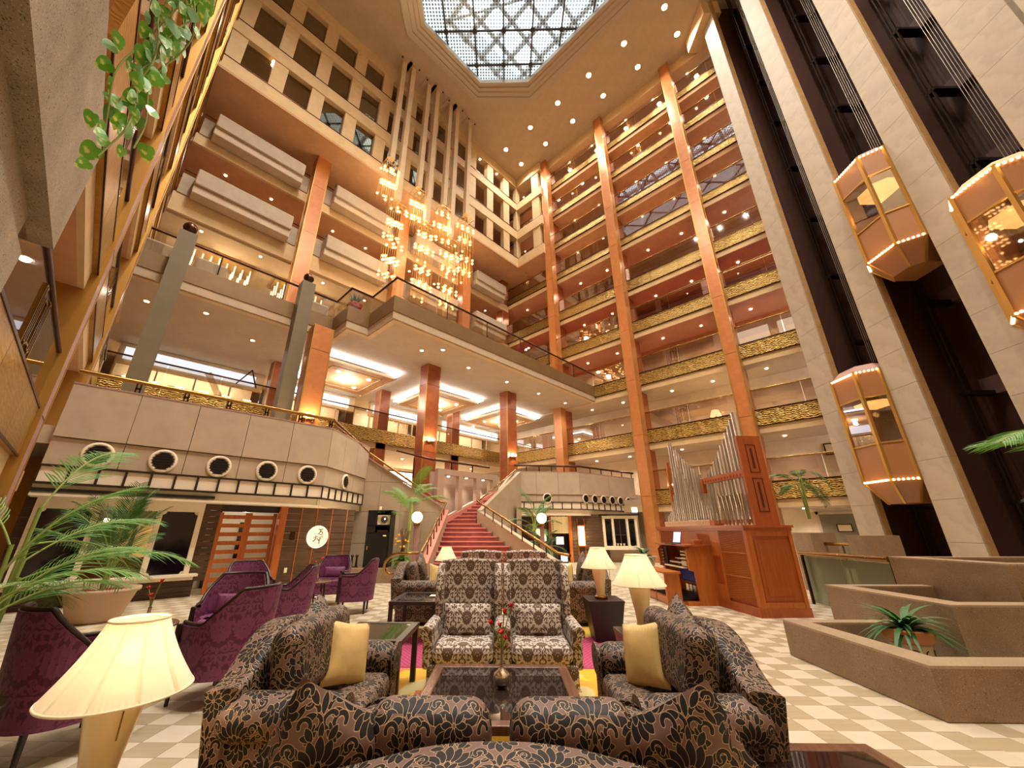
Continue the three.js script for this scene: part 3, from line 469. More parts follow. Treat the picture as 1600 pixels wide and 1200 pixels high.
// ---------------------------------------------------------------- left wall, seen at a grazing angle
{
  [-14.2, -9.05].forEach((z, i) => column(`mauve column with gold edges on the near left wall, ${['farther', 'nearer'][i]} of two`, -1.3, -0.86, z - 0.3, z + 0.3, 0, TOP - 0.02, 0, { mat: M.mauve }));
  [-14.2, -9.05].forEach((z, i) => { const g = thing('column_cladding', `gold cladding strip on the camera side of the ${['farthest', 'middle'][i]} near-left column`, 'cladding', [-1.1, 0, z + 0.31], { abs: true }); part(g, 'sheet', [box(-1.3, -0.855, 0, TOP - 0.03, z + 0.3, z + 0.33)], M.goldPlain); });
  for (let k = 1; k <= 9; k++) {
    const t = T[k] - (k <= 2 ? 0.25 : 0), bh = k >= 6 ? 0.5 : 0.72, zs = k === 1 ? [[-8.7, -3.9]] : [[-18.8, -14.5], [-13.9, -9.35], [-8.75, -3.9], [-3.3, 2.5]];
    const fl = shell('floor', [-2, t - 0.5, -8], { abs: true }); part(fl, 'slab', box(-3.2, -1.06, t - bh - 0.34, t - 0.4, k <= 1 ? -11 : -19, 4), M.soffit); part(fl, 'fascia', box(-1.06, -0.98, t - bh - 0.34, t - bh, k <= 1 ? -11 : -19, 4), M.fascia);
    zs.forEach(([a, b], i) => { if (k === 2 && b > 0) return; const g = thing('balcony_front', `gold balcony front on the near left wall, ${ORD[k]} gallery up, ${k === 1 ? 'nearest bay' : ['far end bay', 'far bay', 'near bay', 'bay overhead'][i]}`, 'balcony', [-0.95, t - bh, (a + b) / 2], { abs: true, group: 'gold balcony fronts of the near left wall' });
      for (let q = 0; q < 3; q++) part(g, 'gold_panel', box(-1.0, -0.9, t - bh, t, a + (b - a) * q / 3 + 0.005, a + (b - a) * (q + 1) / 3 - 0.005), M.goldSmooth);
      part(g, 'edge_trim', [box(-0.91, -0.89, t - 0.02, t + 0.02, a, b), box(-0.91, -0.89, t - bh - 0.02, t - bh + 0.01, a, b)], M.bronze); part(g, 'glass_pane', box(-0.96, -0.95, t + 0.03, t + 0.85, a, b), M.glassTint); part(g, 'handrail', rod([-0.95, t + 0.9, a], [-0.95, t + 0.9, b], 0.035), M.bronze); if (k < 8) fret(g, -0.94, t + 0.05, (a + b) / 2, 0.62, 0.75, 'z'); });
    for (const z of [-13.9, -8.75]) { const p = shell('pilaster', [-1.6, t, z], { abs: true }); part(p, 'shaft', box(-1.9, -1.0, t - 0.4, k === 9 ? TOP : T[k + 1] - 0.9, z - 0.5, z), M.copper); }
    for (const z of [-11.2, -6]) downlight(`corridor downlight behind the near left wall, ${ORD[k]} gallery up, ${z < -8 ? 'farther' : 'nearer'} one`, `near left corridor downlights, ${ORD[k]} gallery`, [-2.1, (k === 9 ? TOP : T[k + 1] - (k === 1 ? 0.25 : 0) - (k + 1 >= 6 ? 0.5 : 0.72) - 0.34) - 0.03, z], glow(0xffdcae, 30), k < 7 ? POWER.left : 0, { r: 0.06 });
  }
  const g = thing('stone_planter', 'speckled stone planter box projecting overhead at the upper left', 'planter', [-1, 3.75, -2.6], { abs: true });
  part(g, 'box', box(-1.3, -0.8, 3.68, 4.83, -4.74, -0.9), M.terrazzo); part(g, 'base_ledge', box(-1.3, -0.92, 3.3, 3.68, -4.3, -0.9), M.terrazzo); part(g, 'lower_block', box(-1.3, -0.84, 2.75, 3.3, -4.2, -0.9), M.terrazzo);
}
// ---------------------------------------------------------------- lift tower: stone piers, dark shafts, glass cars
{
  const piers = [[13.37, 14.3], [10.72, 11.58], [8.06, 8.92], [5.5, 6.63]], W = ['beside the right gallery, farthest', 'second from the gallery', 'third from the gallery', 'nearest the camera'];
  piers.forEach(([z0, z1], i) => {
    const g = thing('stone_pier', `pale stone pier of the lift tower, ${W[i]}`, 'pier', [12.1, 0, (z0 + z1) / 2], { frame: 'F', abs: true });
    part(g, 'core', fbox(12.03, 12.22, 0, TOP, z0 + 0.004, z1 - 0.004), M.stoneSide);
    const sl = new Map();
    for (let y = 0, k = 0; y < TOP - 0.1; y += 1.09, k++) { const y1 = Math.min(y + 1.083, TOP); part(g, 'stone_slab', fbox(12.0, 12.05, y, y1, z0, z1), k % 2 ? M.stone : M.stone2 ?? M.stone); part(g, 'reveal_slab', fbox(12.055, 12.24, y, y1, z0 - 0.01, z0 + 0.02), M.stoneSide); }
  });
  const s = shell('wall_lift_tower', [13.5, 0, 8], { frame: 'F', abs: true });
  part(s, 'shaft_back', fbox(13.9, 14.1, 0, TOP, -3.2, 14.3), M.shaft); part(s, 'tower_side', [fbox(12.1, 14.1, 0, TOP, 14.2, 14.32), fbox(12.0, 14.1, 0, TOP, -3.2, 5.6)], M.stone);
  for (const p of piers) part(s, 'shaft_divider', fbox(12.2, 13.95, 0, TOP, (p[0] + p[1]) / 2 - 0.08, (p[0] + p[1]) / 2 + 0.08), M.shaft);
  part(s, 'head_beam', fbox(11.6, 12.6, 29.2, TOP, 13.4, 15.4), M.fascia);
  const sh = [[11.58, 13.37], [8.92, 10.72], [6.63, 8.06]], SN = ['first', 'second', 'third'];
  const plum = std(0x5c423c, 0.5);
  sh.forEach(([z0, z1], i) => {
    const zc = (z0 + z1) / 2, g = thing('lift_shaft_gear', `dark guide rails and pale cables in the ${SN[i]} open lift shaft from the gallery`, 'lift shaft', [13.4, 0, zc], { frame: 'F', abs: true });
    for (let c = 0; c < 5; c++) part(g, 'cable', rod([12.75, [6.4, 12.8, 9.6][i] + 0.4, -(zc - 0.25 + c * 0.07)], [12.75, TOP, -(zc - 0.25 + c * 0.07)], 0.011, 6), M.cable);
    for (const dz of [-0.82, 0.8, 0.68]) part(g, 'guide_rail', fbox(13.0, 13.06, 0, TOP, zc + dz - 0.02, zc + dz + 0.02), M.shaftRail);
    for (let y = 2; y < TOP; y += 2.95) { part(g, 'bracket', [fbox(13.0, 13.85, y, y + 0.1, zc + 0.6, zc + 0.86), fbox(13.0, 13.85, y + 0.9, y + 1.0, zc - 0.88, zc - 0.6)], M.black); part(g, 'landing_panel', fbox(13.8, 13.9, y + 0.6, y + 2.7, zc - 0.86, zc + 0.1), plum); part(g, 'lintel', fbox(13.7, 13.9, y, y + 0.5, zc - 0.88, zc + 0.86), plum); }
  });
  const cars = [[0, 2.77, 'lowest brown and gold glass lift car, in the shaft nearest the gallery'], [1, 9.22, 'upper left brown and gold glass lift car, in the middle shaft'], [2, 5.89, 'brown and gold glass lift car at the right edge, in the shaft nearest the camera']];
  const carBrown = std(0xffffff, 0.4, { map: flat('#99683f', 0.03) }), carRed = std(0x5e2414, 0.4), bulbM = glow(0xffca8c, 6), bulbG = new THREE.SphereGeometry(0.034, 10, 8), cableTop = metal(0xdad2c4, 0.3);
  cars.forEach(([si, y0, label]) => {
    const zc = (sh[si][0] + sh[si][1]) / 2, H = 3.48, g = thing('lift_car', label, 'lift', [12.2, y0, zc], { frame: 'F', abs: true });
    const V = [[13.1, zc + 0.86], [11.98, zc + 0.86], [11.52, zc + 0.46], [11.52, zc - 0.46], [11.98, zc - 0.86], [13.1, zc - 0.86]];
    const out = V.map(fp), inset = (k) => V.map(([x, z]) => [12.3 + (x - 12.3) * k, zc + (z - zc) * k]).map(fp);
    const yb = y0 + 1.14, yt = y0 + H - 0.86;
    for (let i = 0; i < 5; i++) {
      const a = out[i], b = out[i + 1], L = Math.hypot(b[0] - a[0], b[1] - a[1]), pn = (y, Y, t = 0.04) => upright(b, a, [[0, y], [L, y], [L, Y], [0, Y]], t), end = i === 0 || i === 4;
      part(g, 'lower_panel', pn(y0, yb), end ? carRed : carBrown); part(g, 'upper_panel', pn(yt, y0 + H), end ? carRed : carBrown);
      if (end) { part(g, 'side_panel', pn(yb, yt), carRed); } else { const wn = part(g, 'window', pn(yb + 0.02, yt - 0.02, 0.012), M.glassRefl); part(wn, 'window_trim', [bar([a[0], yb, a[1]], [b[0], yb, b[1]], 0.05), bar([a[0], yt, a[1]], [b[0], yt, b[1]], 0.05)], M.goldPlain); }
      if (!end) {
        const n = i === 2 ? 10 : 6;
        for (const y of [y0 + 0.03, y0 + H - 0.03]) for (let q = 0; q < n; q++) { const t = (q + 0.5) / n, nx = -(b[1] - a[1]) / L, nz = (b[0] - a[0]) / L; const m = new THREE.Mesh(bulbG, bulbM); m.name = numbered('bulb'); const off = OFF.get(g); m.position.set(a[0] + (b[0] - a[0]) * t + nx * 0.03 - off[0], y - off[1], a[1] + (b[1] - a[1]) * t + nz * 0.03 - off[2]); m.position.x -= 0.0; g.add(m); }
      }
    }
    for (let i = 1; i < 5; i++) part(g, 'corner_post', bar([out[i][0], y0 - 0.02, out[i][1]], [out[i][0], y0 + H + 0.02, out[i][1]], 0.09), M.goldPlain);
    const frus = (A, y, B, Y) => { const p = [], q = (v, h) => [v[0], h, v[1]]; for (let i = 0; i < 6; i++) { const j = (i + 1) % 6; p.push(...q(A[i], y), ...q(A[j], y), ...q(B[j], Y), ...q(A[i], y), ...q(B[j], Y), ...q(B[i], Y)); } for (let i = 1; i < 5; i++) p.push(...q(B[0], Y), ...q(B[i], Y), ...q(B[i + 1], Y)); const G = new THREE.BufferGeometry(); G.setAttribute('position', new THREE.Float32BufferAttribute(p, 3)); G.computeVertexNormals(); return G; };
    part(g, 'tapered_base', frus(out, y0, inset(0.55), y0 - 0.62), carBrown);
    for (let i = 1; i < 5; i++) part(g, 'base_rib', bar([out[i][0], y0, out[i][1]], [inset(0.55)[i][0], y0 - 0.62, inset(0.55)[i][1]], 0.06), M.goldPlain);
    part(g, 'cap', frus(out, y0 + H, inset(0.7), y0 + H + 0.28), si === 2 ? M.fascia : M.mauve);
    part(g, 'car_floor', slab(inset(0.97), y0, y0 + 0.06), M.woodDark);
    part(g, 'car_ceiling', slab(inset(0.97), y0 + H - 0.1, y0 + H - 0.02), carBrown);
    part(g, 'ceiling_light', slab(inset(0.6), yt - 0.12, yt - 0.06), glow(0xffc676, 2.2));
    part(g, 'interior_rail', [bar([12.9, yb + 0.25, out[0][1]], [12.9, yb + 0.25, out[5][1]], 0.05)], M.silver);
    lightAt('point', g, [0, H - 1.3, 0], 0xffca88, 1.6); lightAt('point', g, [-0.95, 0.02, 0], 0xffb766, 0.2); lightAt('point', g, [-0.95, H + 0.02, 0], 0xffb766, 0.2);
  });
}
// ---------------------------------------------------------------- staircase with a landing and two upper flights
const RT = 0.135;
{
  const g = thing('staircase', 'grand staircase with red carpet and bronze handrails rising from the lobby', 'staircase', [-0.6, 0, 11], { frame: 'F', abs: true });
  const lp = (a, b, t) => a + (b - a) * t;
  const n = 12, z0 = 11.1, z1 = 14.5;
  for (let i = 0; i < n; i++) {                                      // lower flight, bowed steps that widen towards the floor
    const t = i / n, Z = lp(z0, z1, t), xl = lp(-2.2, -2.2, t), xr = lp(1.32, -1.06, t), bow = 0.3 * (1 - t), front = [];
    for (let k = 0; k <= 10; k++) { const s = k / 10; front.push([lp(xl, xr, s), Z - bow * Math.sin(s * Math.PI * 0.5) * 0.0 - bow * (Math.sin(Math.PI * s)) * 0.6]); }
    part(g, 'step', fslab([...front, [xr, 15.2], [xl, 15.2]], i * RT, (i + 1) * RT - 0.02), M.carpet);
    part(g, 'nosing', fslab([...front.map(([x, z]) => [x, z - 0.03]), ...front.slice().reverse().map(([x, z]) => [x, z + 0.09])], (i + 1) * RT - 0.035, (i + 1) * RT), M.carpetEdge);
  }
  const yl = n * RT;
  part(g, 'landing', fslab([[-2.9, 14.3], [-0.95, 14.4], [-0.9, 15.3], [-2.4, 15.6], [-2.9, 15.4]], yl - 0.1, yl), M.carpet);
  const L0 = [-1.9, 14.65], L1 = [-0.1, 18.0], R0 = [-1.05, 14.6], R1 = [0.42, 18.6];
  for (let i = 0; i < 12; i++) { const t = i / 12, a = [lp(L0[0], L1[0], t), lp(L0[1], L1[1], t)], b = [lp(R0[0], R1[0], t), lp(R0[1], R1[1], t)], t2 = (i + 1.2) / 12, c = [lp(R0[0], R1[0], t2), lp(R0[1], R1[1], t2)], d = [lp(L0[0], L1[0], t2), lp(L0[1], L1[1], t2)];
    part(g, 'step', fslab([a, b, c, d], yl + i * RT - 0.2, yl + (i + 1) * RT), M.carpet); part(g, 'nosing', bar([a[0], yl + (i + 1) * RT, -a[1]], [b[0], yl + (i + 1) * RT, -b[1]], 0.05, 0.03), M.carpetEdge); }
  for (let i = 0; i < 12; i++) { const x1 = lp(-2.25, -4.95, i / 12), x2 = lp(-2.25, -4.95, (i + 1.1) / 12); part(g, 'step', fslab([[x2, 14.3], [x1, 14.3], [x1, 15.6], [x2, 15.6]], yl + i * RT - 0.2, yl + (i + 1) * RT), M.carpet); }
  // curbs
  const curb = (a, b, ya, yb, y0a, y0b, t, m) => { const L = Math.hypot(b[0] - a[0], b[1] - a[1]); return upright([a[0], -a[1]], [b[0], -b[1]], [[0, y0a], [L, y0b], [L, yb], [0, ya]], t); };
  part(g, 'curb', curb([-2.2, 11.0], [-2.2, 14.5], 0.55, yl + 0.42, 0, 0, 0.16), M.panelGrey); part(g, 'curb', curb([1.5, 10.9], [-1.0, 14.6], 0.5, yl + 0.45, 0, 0, 0.18), M.panelGrey);
  part(g, 'curb', curb([-1.0, 14.6], [0.62, 19.3], yl + 0.45, 4.1, 0, 0, 0.16), M.panelGrey); part(g, 'curb_cap', [bar([-2.12, 0.57, -11], [-2.12, yl + 0.44, -14.5], 0.2, 0.04)], M.carpetEdge);
  part(g, 'newel_block', [fbox(-2.75, -2.3, 0, 0.42, 11.3, 11.9)], M.panelGrey);
  const rail = (pts, r = 0.038) => pts.slice(1).map((p, i) => [rod(pts[i], p, r, 10), new THREE.SphereGeometry(r, 10, 8).translate(...p)]).flat();
  const y2 = yl + 0.75;
  part(g, 'handrail', rail([[-2.12, 0.86, -10.6], [-2.12, y2 - 0.05, -14.45], [-2.35, y2, -14.4], [-4.9, 4.02, -13.9], [-5.02, 4.3, -11.1]]), M.brass, { label: 'left brass handrail' });
  part(g, 'handrail', tube([[-2.12, 0.86, -10.6], [-2.3, 0.86, -10.2], [-2.75, 0.82, -10.3], [-2.95, 0.62, -10.35], [-2.9, 0.42, -10.4], [-2.5, 0.4, -10.5], [-2.3, 0.5, -10.9]], 0.035, 40), M.brass);
  part(g, 'handrail', rail([[1.6, 0.8, -10.5], [1.35, 0.84, -10.9], [-1.0, y2 + 0.02, -14.6], [-0.95, y2 + 0.05, -14.75], [0.5, 4.1, -18.8]]), M.brass, { label: 'right brass handrail' });
  const balu = []; for (let i = 1; i < 8; i++) { const t = i / 8; balu.push(rod([lp(1.4, -1.0, t), 0.5 + t * 1.55, -lp(10.9, 14.6, t)], [lp(1.4, -1.0, t), 0.8 + t * 1.55, -lp(10.9, 14.6, t)], 0.018), rod([-2.12, 0.55 + t * 1.48, -lp(11, 14.5, t)], [-2.12, 0.84 + t * 1.48, -lp(11, 14.5, t)], 0.018)); }
  part(g, 'rail_bracket', balu, M.bronze);
  // wall with three lit niches behind the landing
  const w = shell('wall_niches', [-1.6, 1.6, 16.5], { frame: 'F', abs: true, label: 'mauve wall with three lit niches behind the stair landing' });
  const a = [-2.6, 15.1], b = [-0.5, 17.1], Ln = Math.hypot(b[0] - a[0], b[1] - a[1]);
  const holes = []; for (let i = 0; i < 3; i++) { const s = 0.2 + i * 0.9, h = new THREE.Path(); h.moveTo(s, yl + 0.1 + s * 0.45); h.lineTo(s + 0.7, yl + 0.1 + (s + 0.7) * 0.45); h.lineTo(s + 0.7, 3.4); h.lineTo(s, 3.4); h.closePath(); holes.push(h); }
  const mv = std(0xffffff, 0.8, { map: flat('#b09680', 0.04) });
  part(w, 'plaster', upright(fp(a), fp(b), [[-0.1, 0], [Ln + 0.1, 0], [Ln + 0.1, 3.62], [-0.1, 3.62]], -0.2 * -1, holes).translate(0, 0, 0), mv);
  part(w, 'niche_back', upright([a[0] - 0.28, -a[1] - 0.14 - 0.0], [b[0] - 0.28, -b[1] - 0.14], [[0, 1], [Ln, 1], [Ln, 3.55], [0, 3.55]], -0.06), mv);
  part(w, 'stringer', upright([a[0] + 0.16, -a[1] + 0.16], [b[0] + 0.16, -b[1] + 0.16], [[0.05, yl - 0.1], [Ln, yl + Ln * 0.45 - 0.1], [Ln, yl + Ln * 0.45 + 0.06], [0.05, yl + 0.08]], 0.04), M.carpetEdge);
  for (let i = 0; i < 3; i++) { const s = (0.55 + i * 0.9) / Ln, p = [a[0] + (b[0] - a[0]) * s - 0.02, a[1] + (b[1] - a[1]) * s + 0.03]; const d = downlight(`small spot in the top of the ${['near', 'middle', 'far'][i]} wall niche behind the landing`, 'niche spots', F2W(p[0], 3.38, p[1]).toArray(), glow(0xffe0b8, 20), 5, { r: 0.05, angle: 0.7 }); }
  // terrace rail behind
  const tr = thing('terrace_rail', 'bronze handrail of the terrace behind the niche wall', 'railing', [-2, 3.8, 17], { frame: 'F', abs: true }); part(tr, 'rail', rail([[-4.2, 4.3, -14.9], [-2.9, 4.05, -15.5], [-0.7, 4.05, -17.6]]), M.bronze); part(tr, 'post', [[-3.55, 15.2], [-2.2, 16.15], [-1.4, 16.93]].map(([x, z]) => rod([x, 3.3, -z], [x, 4.06, -z], 0.03)), M.bronze);
}
// ---------------------------------------------------------------- restaurant blocks with portholes
function porthole(label, x, y, dx, dz, z, r) {                       // round louvred vent with a pale rim, facing along (dx, dz)
  const g = thing('porthole_vent', label, 'vent', [x, y, z], {}); g.rotation.y = Math.atan2(dx, dz);
  part(g, 'rim', new THREE.TorusGeometry(r, r * 0.2, 10, 36), M.whiteWall, { plain: true }); const rc = part(g, 'recess', cyl(r, r, 0.02, 32).rotateX(Math.PI / 2).translate(0, 0, 0.012), M.black, { plain: true });
  for (let i = -3; i <= 3; i++) { const w = Math.sqrt(Math.max(0, r * r * 0.9 - (i * r * 0.27) ** 2)); part(rc, 'louvre', new THREE.BoxGeometry(2 * w, 0.012, 0.03).rotateX(0.5).translate(0, i * r * 0.27, 0.035), M.woodDark, { plain: true }); }
}
function blockFace(g, a, b, o) {                                     // one straight face: upper panels, lower panels, frieze with lattice, white fascia
  const L = Math.hypot(b[0] - a[0], b[1] - a[1]), pn = (s0, s1, y0, y1, t, off = 0) => { const ux = (b[0] - a[0]) / L, uz = (b[1] - a[1]) / L, nx = -uz, nz = ux, A = [a[0] - nx * -off, a[1] - nz * -off], B = [b[0] - nx * -off, b[1] - nz * -off]; return upright(A, B, [[s0, y0], [s1, y0], [s1, y1], [s0, y1]], t); };
  const n = o.n; for (let i = 0; i < n; i++) { const s0 = L * i / n, s1 = L * (i + 1) / n; part(g, 'upper_panel', pn(s0 + 0.006, s1 - 0.006, o.split, o.top, -0.14, 0.02), M.panel); part(g, 'lower_panel', pn(s0 + 0.006, s1 - 0.006, o.fr1, o.split - 0.02, -0.14, -0.03), M.panel); }
  part(g, 'coping', pn(0, L, o.top, o.top + 0.03, -0.2, 0.03), M.mauve);
  const m = Math.round(L / o.fw); part(g, 'frieze', pn(0, L, o.fr0, o.fr1 - 0.01, -0.12, -0.04), M.whiteWall);
  const bars = [pn(0, L, o.fr1 - 0.03, o.fr1 + 0.01, 0.04, -0.04), pn(0, L, o.fr0 - 0.01, o.fr0 + 0.03, 0.04, -0.04)]; for (let i = 0; i <= m; i++) { const s = L * i / m; bars.push(pn(Math.max(0, s - 0.02), Math.min(L, s + 0.02), o.fr0, o.fr1, 0.035, -0.04)); } part(g, 'frieze_lattice', bars, M.woodDark);
  part(g, 'white_fascia', pn(0, L, o.fa, o.fr0 - 0.01, -0.1, -0.1), M.whiteWall);
  return { L, pn, at: (s, off = 0) => { const ux = (b[0] - a[0]) / L, uz = (b[1] - a[1]) / L; return [a[0] + ux * s - uz * off, a[1] + uz * s + ux * off]; }, n: [-(b[1] - a[1]) / L, (b[0] - a[0]) / L] };
}
{
  const A = [-0.85, -11.2], B = [4.43, -11.2], Cc = F2W(-4.85, 0, 13.7), CC = [Cc.x, Cc.z];
  const g = shell('restaurant_block', [2, 2, -11.5], { abs: true, label: 'beige restaurant block with porthole vents left of the stairs' });
  const o = { n: 5, split: 3.08, top: 4.15, fr0: 2.2, fr1: 2.54, fa: 2.0, fw: 0.42 };
  const f1 = blockFace(g, A, B, o), f2 = blockFace(g, B, CC, { ...o, n: 3, fw: 0.42 });
  [0.35, 1.38, 2.42, 3.45, 4.45].forEach((s, i) => { const p = f1.at(s + 0.35); porthole(`round dark vent over the left restaurant, ${ORD[i + 1]} from the left`, p[0], 2.8, f1.n[0], f1.n[1], p[1] - 0.02, 0.212); });
  { const p = f2.at(1.25); porthole('round dark vent on the angled end of the left restaurant front', p[0], 2.8, f2.n[0], f2.n[1], p[1], 0.19); }
  part(g, 'soffit', slab([[-0.85, -11.25], [4.4, -11.25], [5.3, -12.3], [5.3, -14], [-0.85, -14]], 1.98, 2.03), M.whiteWall);
  // panelled wall under the left upper flight
  const w = shell('wall_stair_left', [6, 1.5, -12], { abs: true }); const P = F2W(-5.1, 0, 13.75), Q = F2W(-2.15, 0, 14.32);
  const WL = Math.hypot(Q.x - P.x, Q.z - P.z); const top = (s) => 3.95 + (2.1 - 3.95) * s / WL;
  for (let i = 0; i < 4; i++) for (let k = 0; k < 4; k++) { const s0 = WL * i / 4, s1 = WL * (i + 1) / 4, ya = k * 1.0, c0 = Math.min(ya + 0.99, top(s0)), c1 = Math.min(ya + 0.99, top(s1)); if (c0 - ya < 0.02 && c1 - ya < 0.02) continue; const pts = c1 > ya ? [[s0 + 0.004, ya], [s1 - 0.004, ya], [s1 - 0.004, Math.max(c1, ya + 0.001)], [s0 + 0.004, c0]] : [[s0 + 0.004, ya], [s0 + (s1 - s0) * 0.5, ya], [s0 + 0.004, c0]]; part(w, 'panel', upright([P.x, P.z], [Q.x, Q.z], pts, -0.12), M.panelGrey); }
  part(w, 'capping', bar([P.x, 3.97, P.z], [Q.x, 2.12, Q.z], 0.16, 0.04), M.mauve);
  const pl = shell('stage_plinth', [6, 0.2, -11.5], { frame: 'F', abs: true, label: 'low stone plinth under the black cabinet' }); part(pl, 'curb', fbox(-4.9, -2.3, 0, 0.36, 12.1, 14.3), M.granite);
  // handrail on the terrace parapet
  const r = thing('terrace_rail', 'brass handrail on short posts above the left restaurant parapet', 'railing', [2, 4.2, -11.2], { abs: true }); part(r, 'rail', rod([-0.85, 4.45, -11.3], [4.45, 4.45, -11.3], 0.05, 12), M.brass);
  for (let i = 0; i < 6; i++) { const x = 0.1 + i * 0.86; part(r, 'post', [box(x - 0.05, x - 0.02, 4.18, 4.42, -11.32, -11.28), box(x + 0.02, x + 0.05, 4.18, 4.42, -11.32, -11.28), box(x - 0.05, x + 0.05, 4.28, 4.32, -11.32, -11.28)], M.bronze); }
  const r2 = [[4.45, 4.45, -11.3], [CC[0], 4.0, CC[1]]]; part(r, 'rail', rod(...r2, 0.05, 12), M.brass); for (const t of [0.25, 0.5, 0.75]) { const p = [r2[0][0] + (r2[1][0] - r2[0][0]) * t, r2[0][1] + (r2[1][1] - r2[0][1]) * t, r2[0][2] + (r2[1][2] - r2[0][2]) * t]; part(r, 'post', rod([p[0], 4.1, p[2]], p, 0.025), M.bronze); }
  // recessed shop wall under the block, z = -11.85
  const z = -11.85;
  const lw = shell('wall_restaurant', [2, 1, z], { abs: true, label: 'dark timber restaurant front under the porthole block' });
  const board = (x0, x1, y0, y1, n, m = M.woodBoard, vert = false) => { for (let i = 0; i < n; i++) part(lw, 'plank', vert ? box(x0 + (x1 - x0) * i / n + 0.004, x0 + (x1 - x0) * (i + 1) / n - 0.004, y0, y1, z - 0.05, z + (i % 2) * 0.006) : box(x0, x1, y0 + (y1 - y0) * i / n + 0.004, y0 + (y1 - y0) * (i + 1) / n - 0.004, z - 0.05, z + (i % 2) * 0.006), m); };
  board(-0.9, 2.1, -0.02, 0.32, 3); board(1.92, 2.3, 0.3, 1.98, 12); board(3.8, 5.75, 0, 1.98, 12); board(-0.9, -0.2, 0.32, 1.98, 9);
  for (const x of [4.2, 4.62, 5.05, 5.5]) part(lw, 'batten', box(x, x + 0.02, 0, 1.98, z, z + 0.015), M.wood);
  // window with a pale frame: dark panels left and right of an open view
  const wd = shell('window_restaurant', [0.8, 1.2, z], { abs: true, label: 'pale framed restaurant window with dark side panels' });
  const fr = (x0, x1, y0, y1) => part(wd, 'frame', box(x0, x1, y0, y1, z, z + 0.1), M.whiteWall);
  fr(-0.75, 1.95, 1.78, 1.98); fr(-0.75, 2.05, 0.34, 0.46); part(wd, 'sill', box(-0.8, 2.1, 0.42, 0.47, z, z + 0.28), M.whiteWall);
  for (const x of [-0.75, 0.08, 1.1, 1.85]) fr(x, x + 0.1, 0.46, 1.78);
  for (const [x0, x1] of [[-0.65, 0.08], [1.2, 1.85]]) { part(wd, 'dark_panel', box(x0, x1, 0.46, 1.78, z, z + 0.03), M.darkPane); const cs = []; for (const X of [x0, x1]) for (const Y of [0.46, 1.78]) cs.push(cyl(0.07, 0.07, 0.06, 14).rotateX(Math.PI / 2).translate(X, Y, z + 0.04)); part(wd, 'corner_rosette', cs, M.whiteWall); }
  part(wd, 'pane', box(0.18, 1.1, 0.46, 1.78, z + 0.01, z + 0.02), M.glass);
  part(wd, 'awning_board', box(-0.85, 2.0, 2.06, 2.12, z + 0.3, z + 0.62), M.black);
  const rm = shell('wall_restaurant_room', [0.7, 1, -14], { abs: true }); part(rm, 'plaster', [box(-0.9, 2.0, 0, 2, -13.8, -13.7), box(2.0, 2.1, 0, 2, -13.8, z - 0.06)], M.woodBoard); part(rm, 'shoji_screen', [box(0.6, 0.9, 0.7, 1.6, -13.65, -13.6), box(0.98, 1.3, 0.7, 1.6, -13.65, -13.6)], glow(0xffc070, 0.7)); part(rm, 'counter', [box(-0.2, 1.7, 0.3, 0.8, -12.9, -12.7)], M.woodRed);
  lightAt('point', rm, [-0.3, 0.75, 0.9], WARM, 1.2); const hl = thing('pendant_lamp', 'small glowing lamp inside the left restaurant window', 'lamp', [0.35, 1.6, -12.9]); part(hl, 'bulb', new THREE.SphereGeometry(0.05, 12, 8), glow(WARM, 20)); part(hl, 'cord', rod([0, 0, 0], [0, 0.4, 0], 0.008), M.black);
  // slatted sliding door
  const d = shell('door_restaurant', [3, 0, z], { abs: true, label: 'orange slatted wooden sliding doors of the left restaurant' });
  part(d, 'jamb', [box(3.62, 3.8, 0, 1.98, z - 0.05, z + 0.12)], M.woodDoor); part(d, 'lintel', box(2.3, 3.62, 1.82, 1.98, z - 0.1, z), M.woodDark);
  for (const [x0, x1, zz] of [[2.3, 2.96, z - 0.04], [2.94, 3.62, z - 0.09]]) { for (const x of [x0, x1 - 0.09]) part(d, 'stile', box(x, x + 0.09, 0.0, 1.8, zz - 0.03, zz), M.woodDoor); for (let i = 0; i < 9; i++) part(d, 'slat', box(x0, x1, 0.05 + i * 0.2, 0.14 + i * 0.2, zz - 0.028, zz - 0.004), M.woodDoor); part(d, 'pane', box(x0, x1, 0.05, 1.75, zz - 0.02, zz - 0.016), M.glass); }
  const dr = shell('wall_restaurant_hall', [3, 1, -13.2], { abs: true }); part(dr, 'plaster', box(2.1, 5.4, 0, 2, -13.5, -13.4), M.whiteWall); part(dr, 'screen', [box(3.1, 3.3, 0.2, 1.6, -13.3, -13.25), box(2.5, 2.62, 0, 2, -13.35, -13.3)], M.darkPane); lightAt('point', dr, [0, 0.6, 0.8], WARM2, 1.2);
  // round backlit sign with brush lettering
  const sg = thing('round_sign', 'round backlit cream sign with dark brush lettering on the timber wall', 'sign', [4.72, 1.22, z + 0.06], {});
  part(sg, 'halo', cyl(0.29, 0.29, 0.02, 40).rotateX(Math.PI / 2).translate(0, 0, -0.02), glow(0xffd49a, 4), { plain: true }); part(sg, 'disc', cyl(0.265, 0.265, 0.03, 40).rotateX(Math.PI / 2).translate(0, 0, 0.01), glow(0xffe6bd, 1.0), { plain: true });
  const st = (pts, w) => tube(pts.map(([x, y]) => [x, y, 0.03]), w, 12, 6), ink = std(0x2a160c, 0.8), ink2 = std(0xa0281c, 0.8);
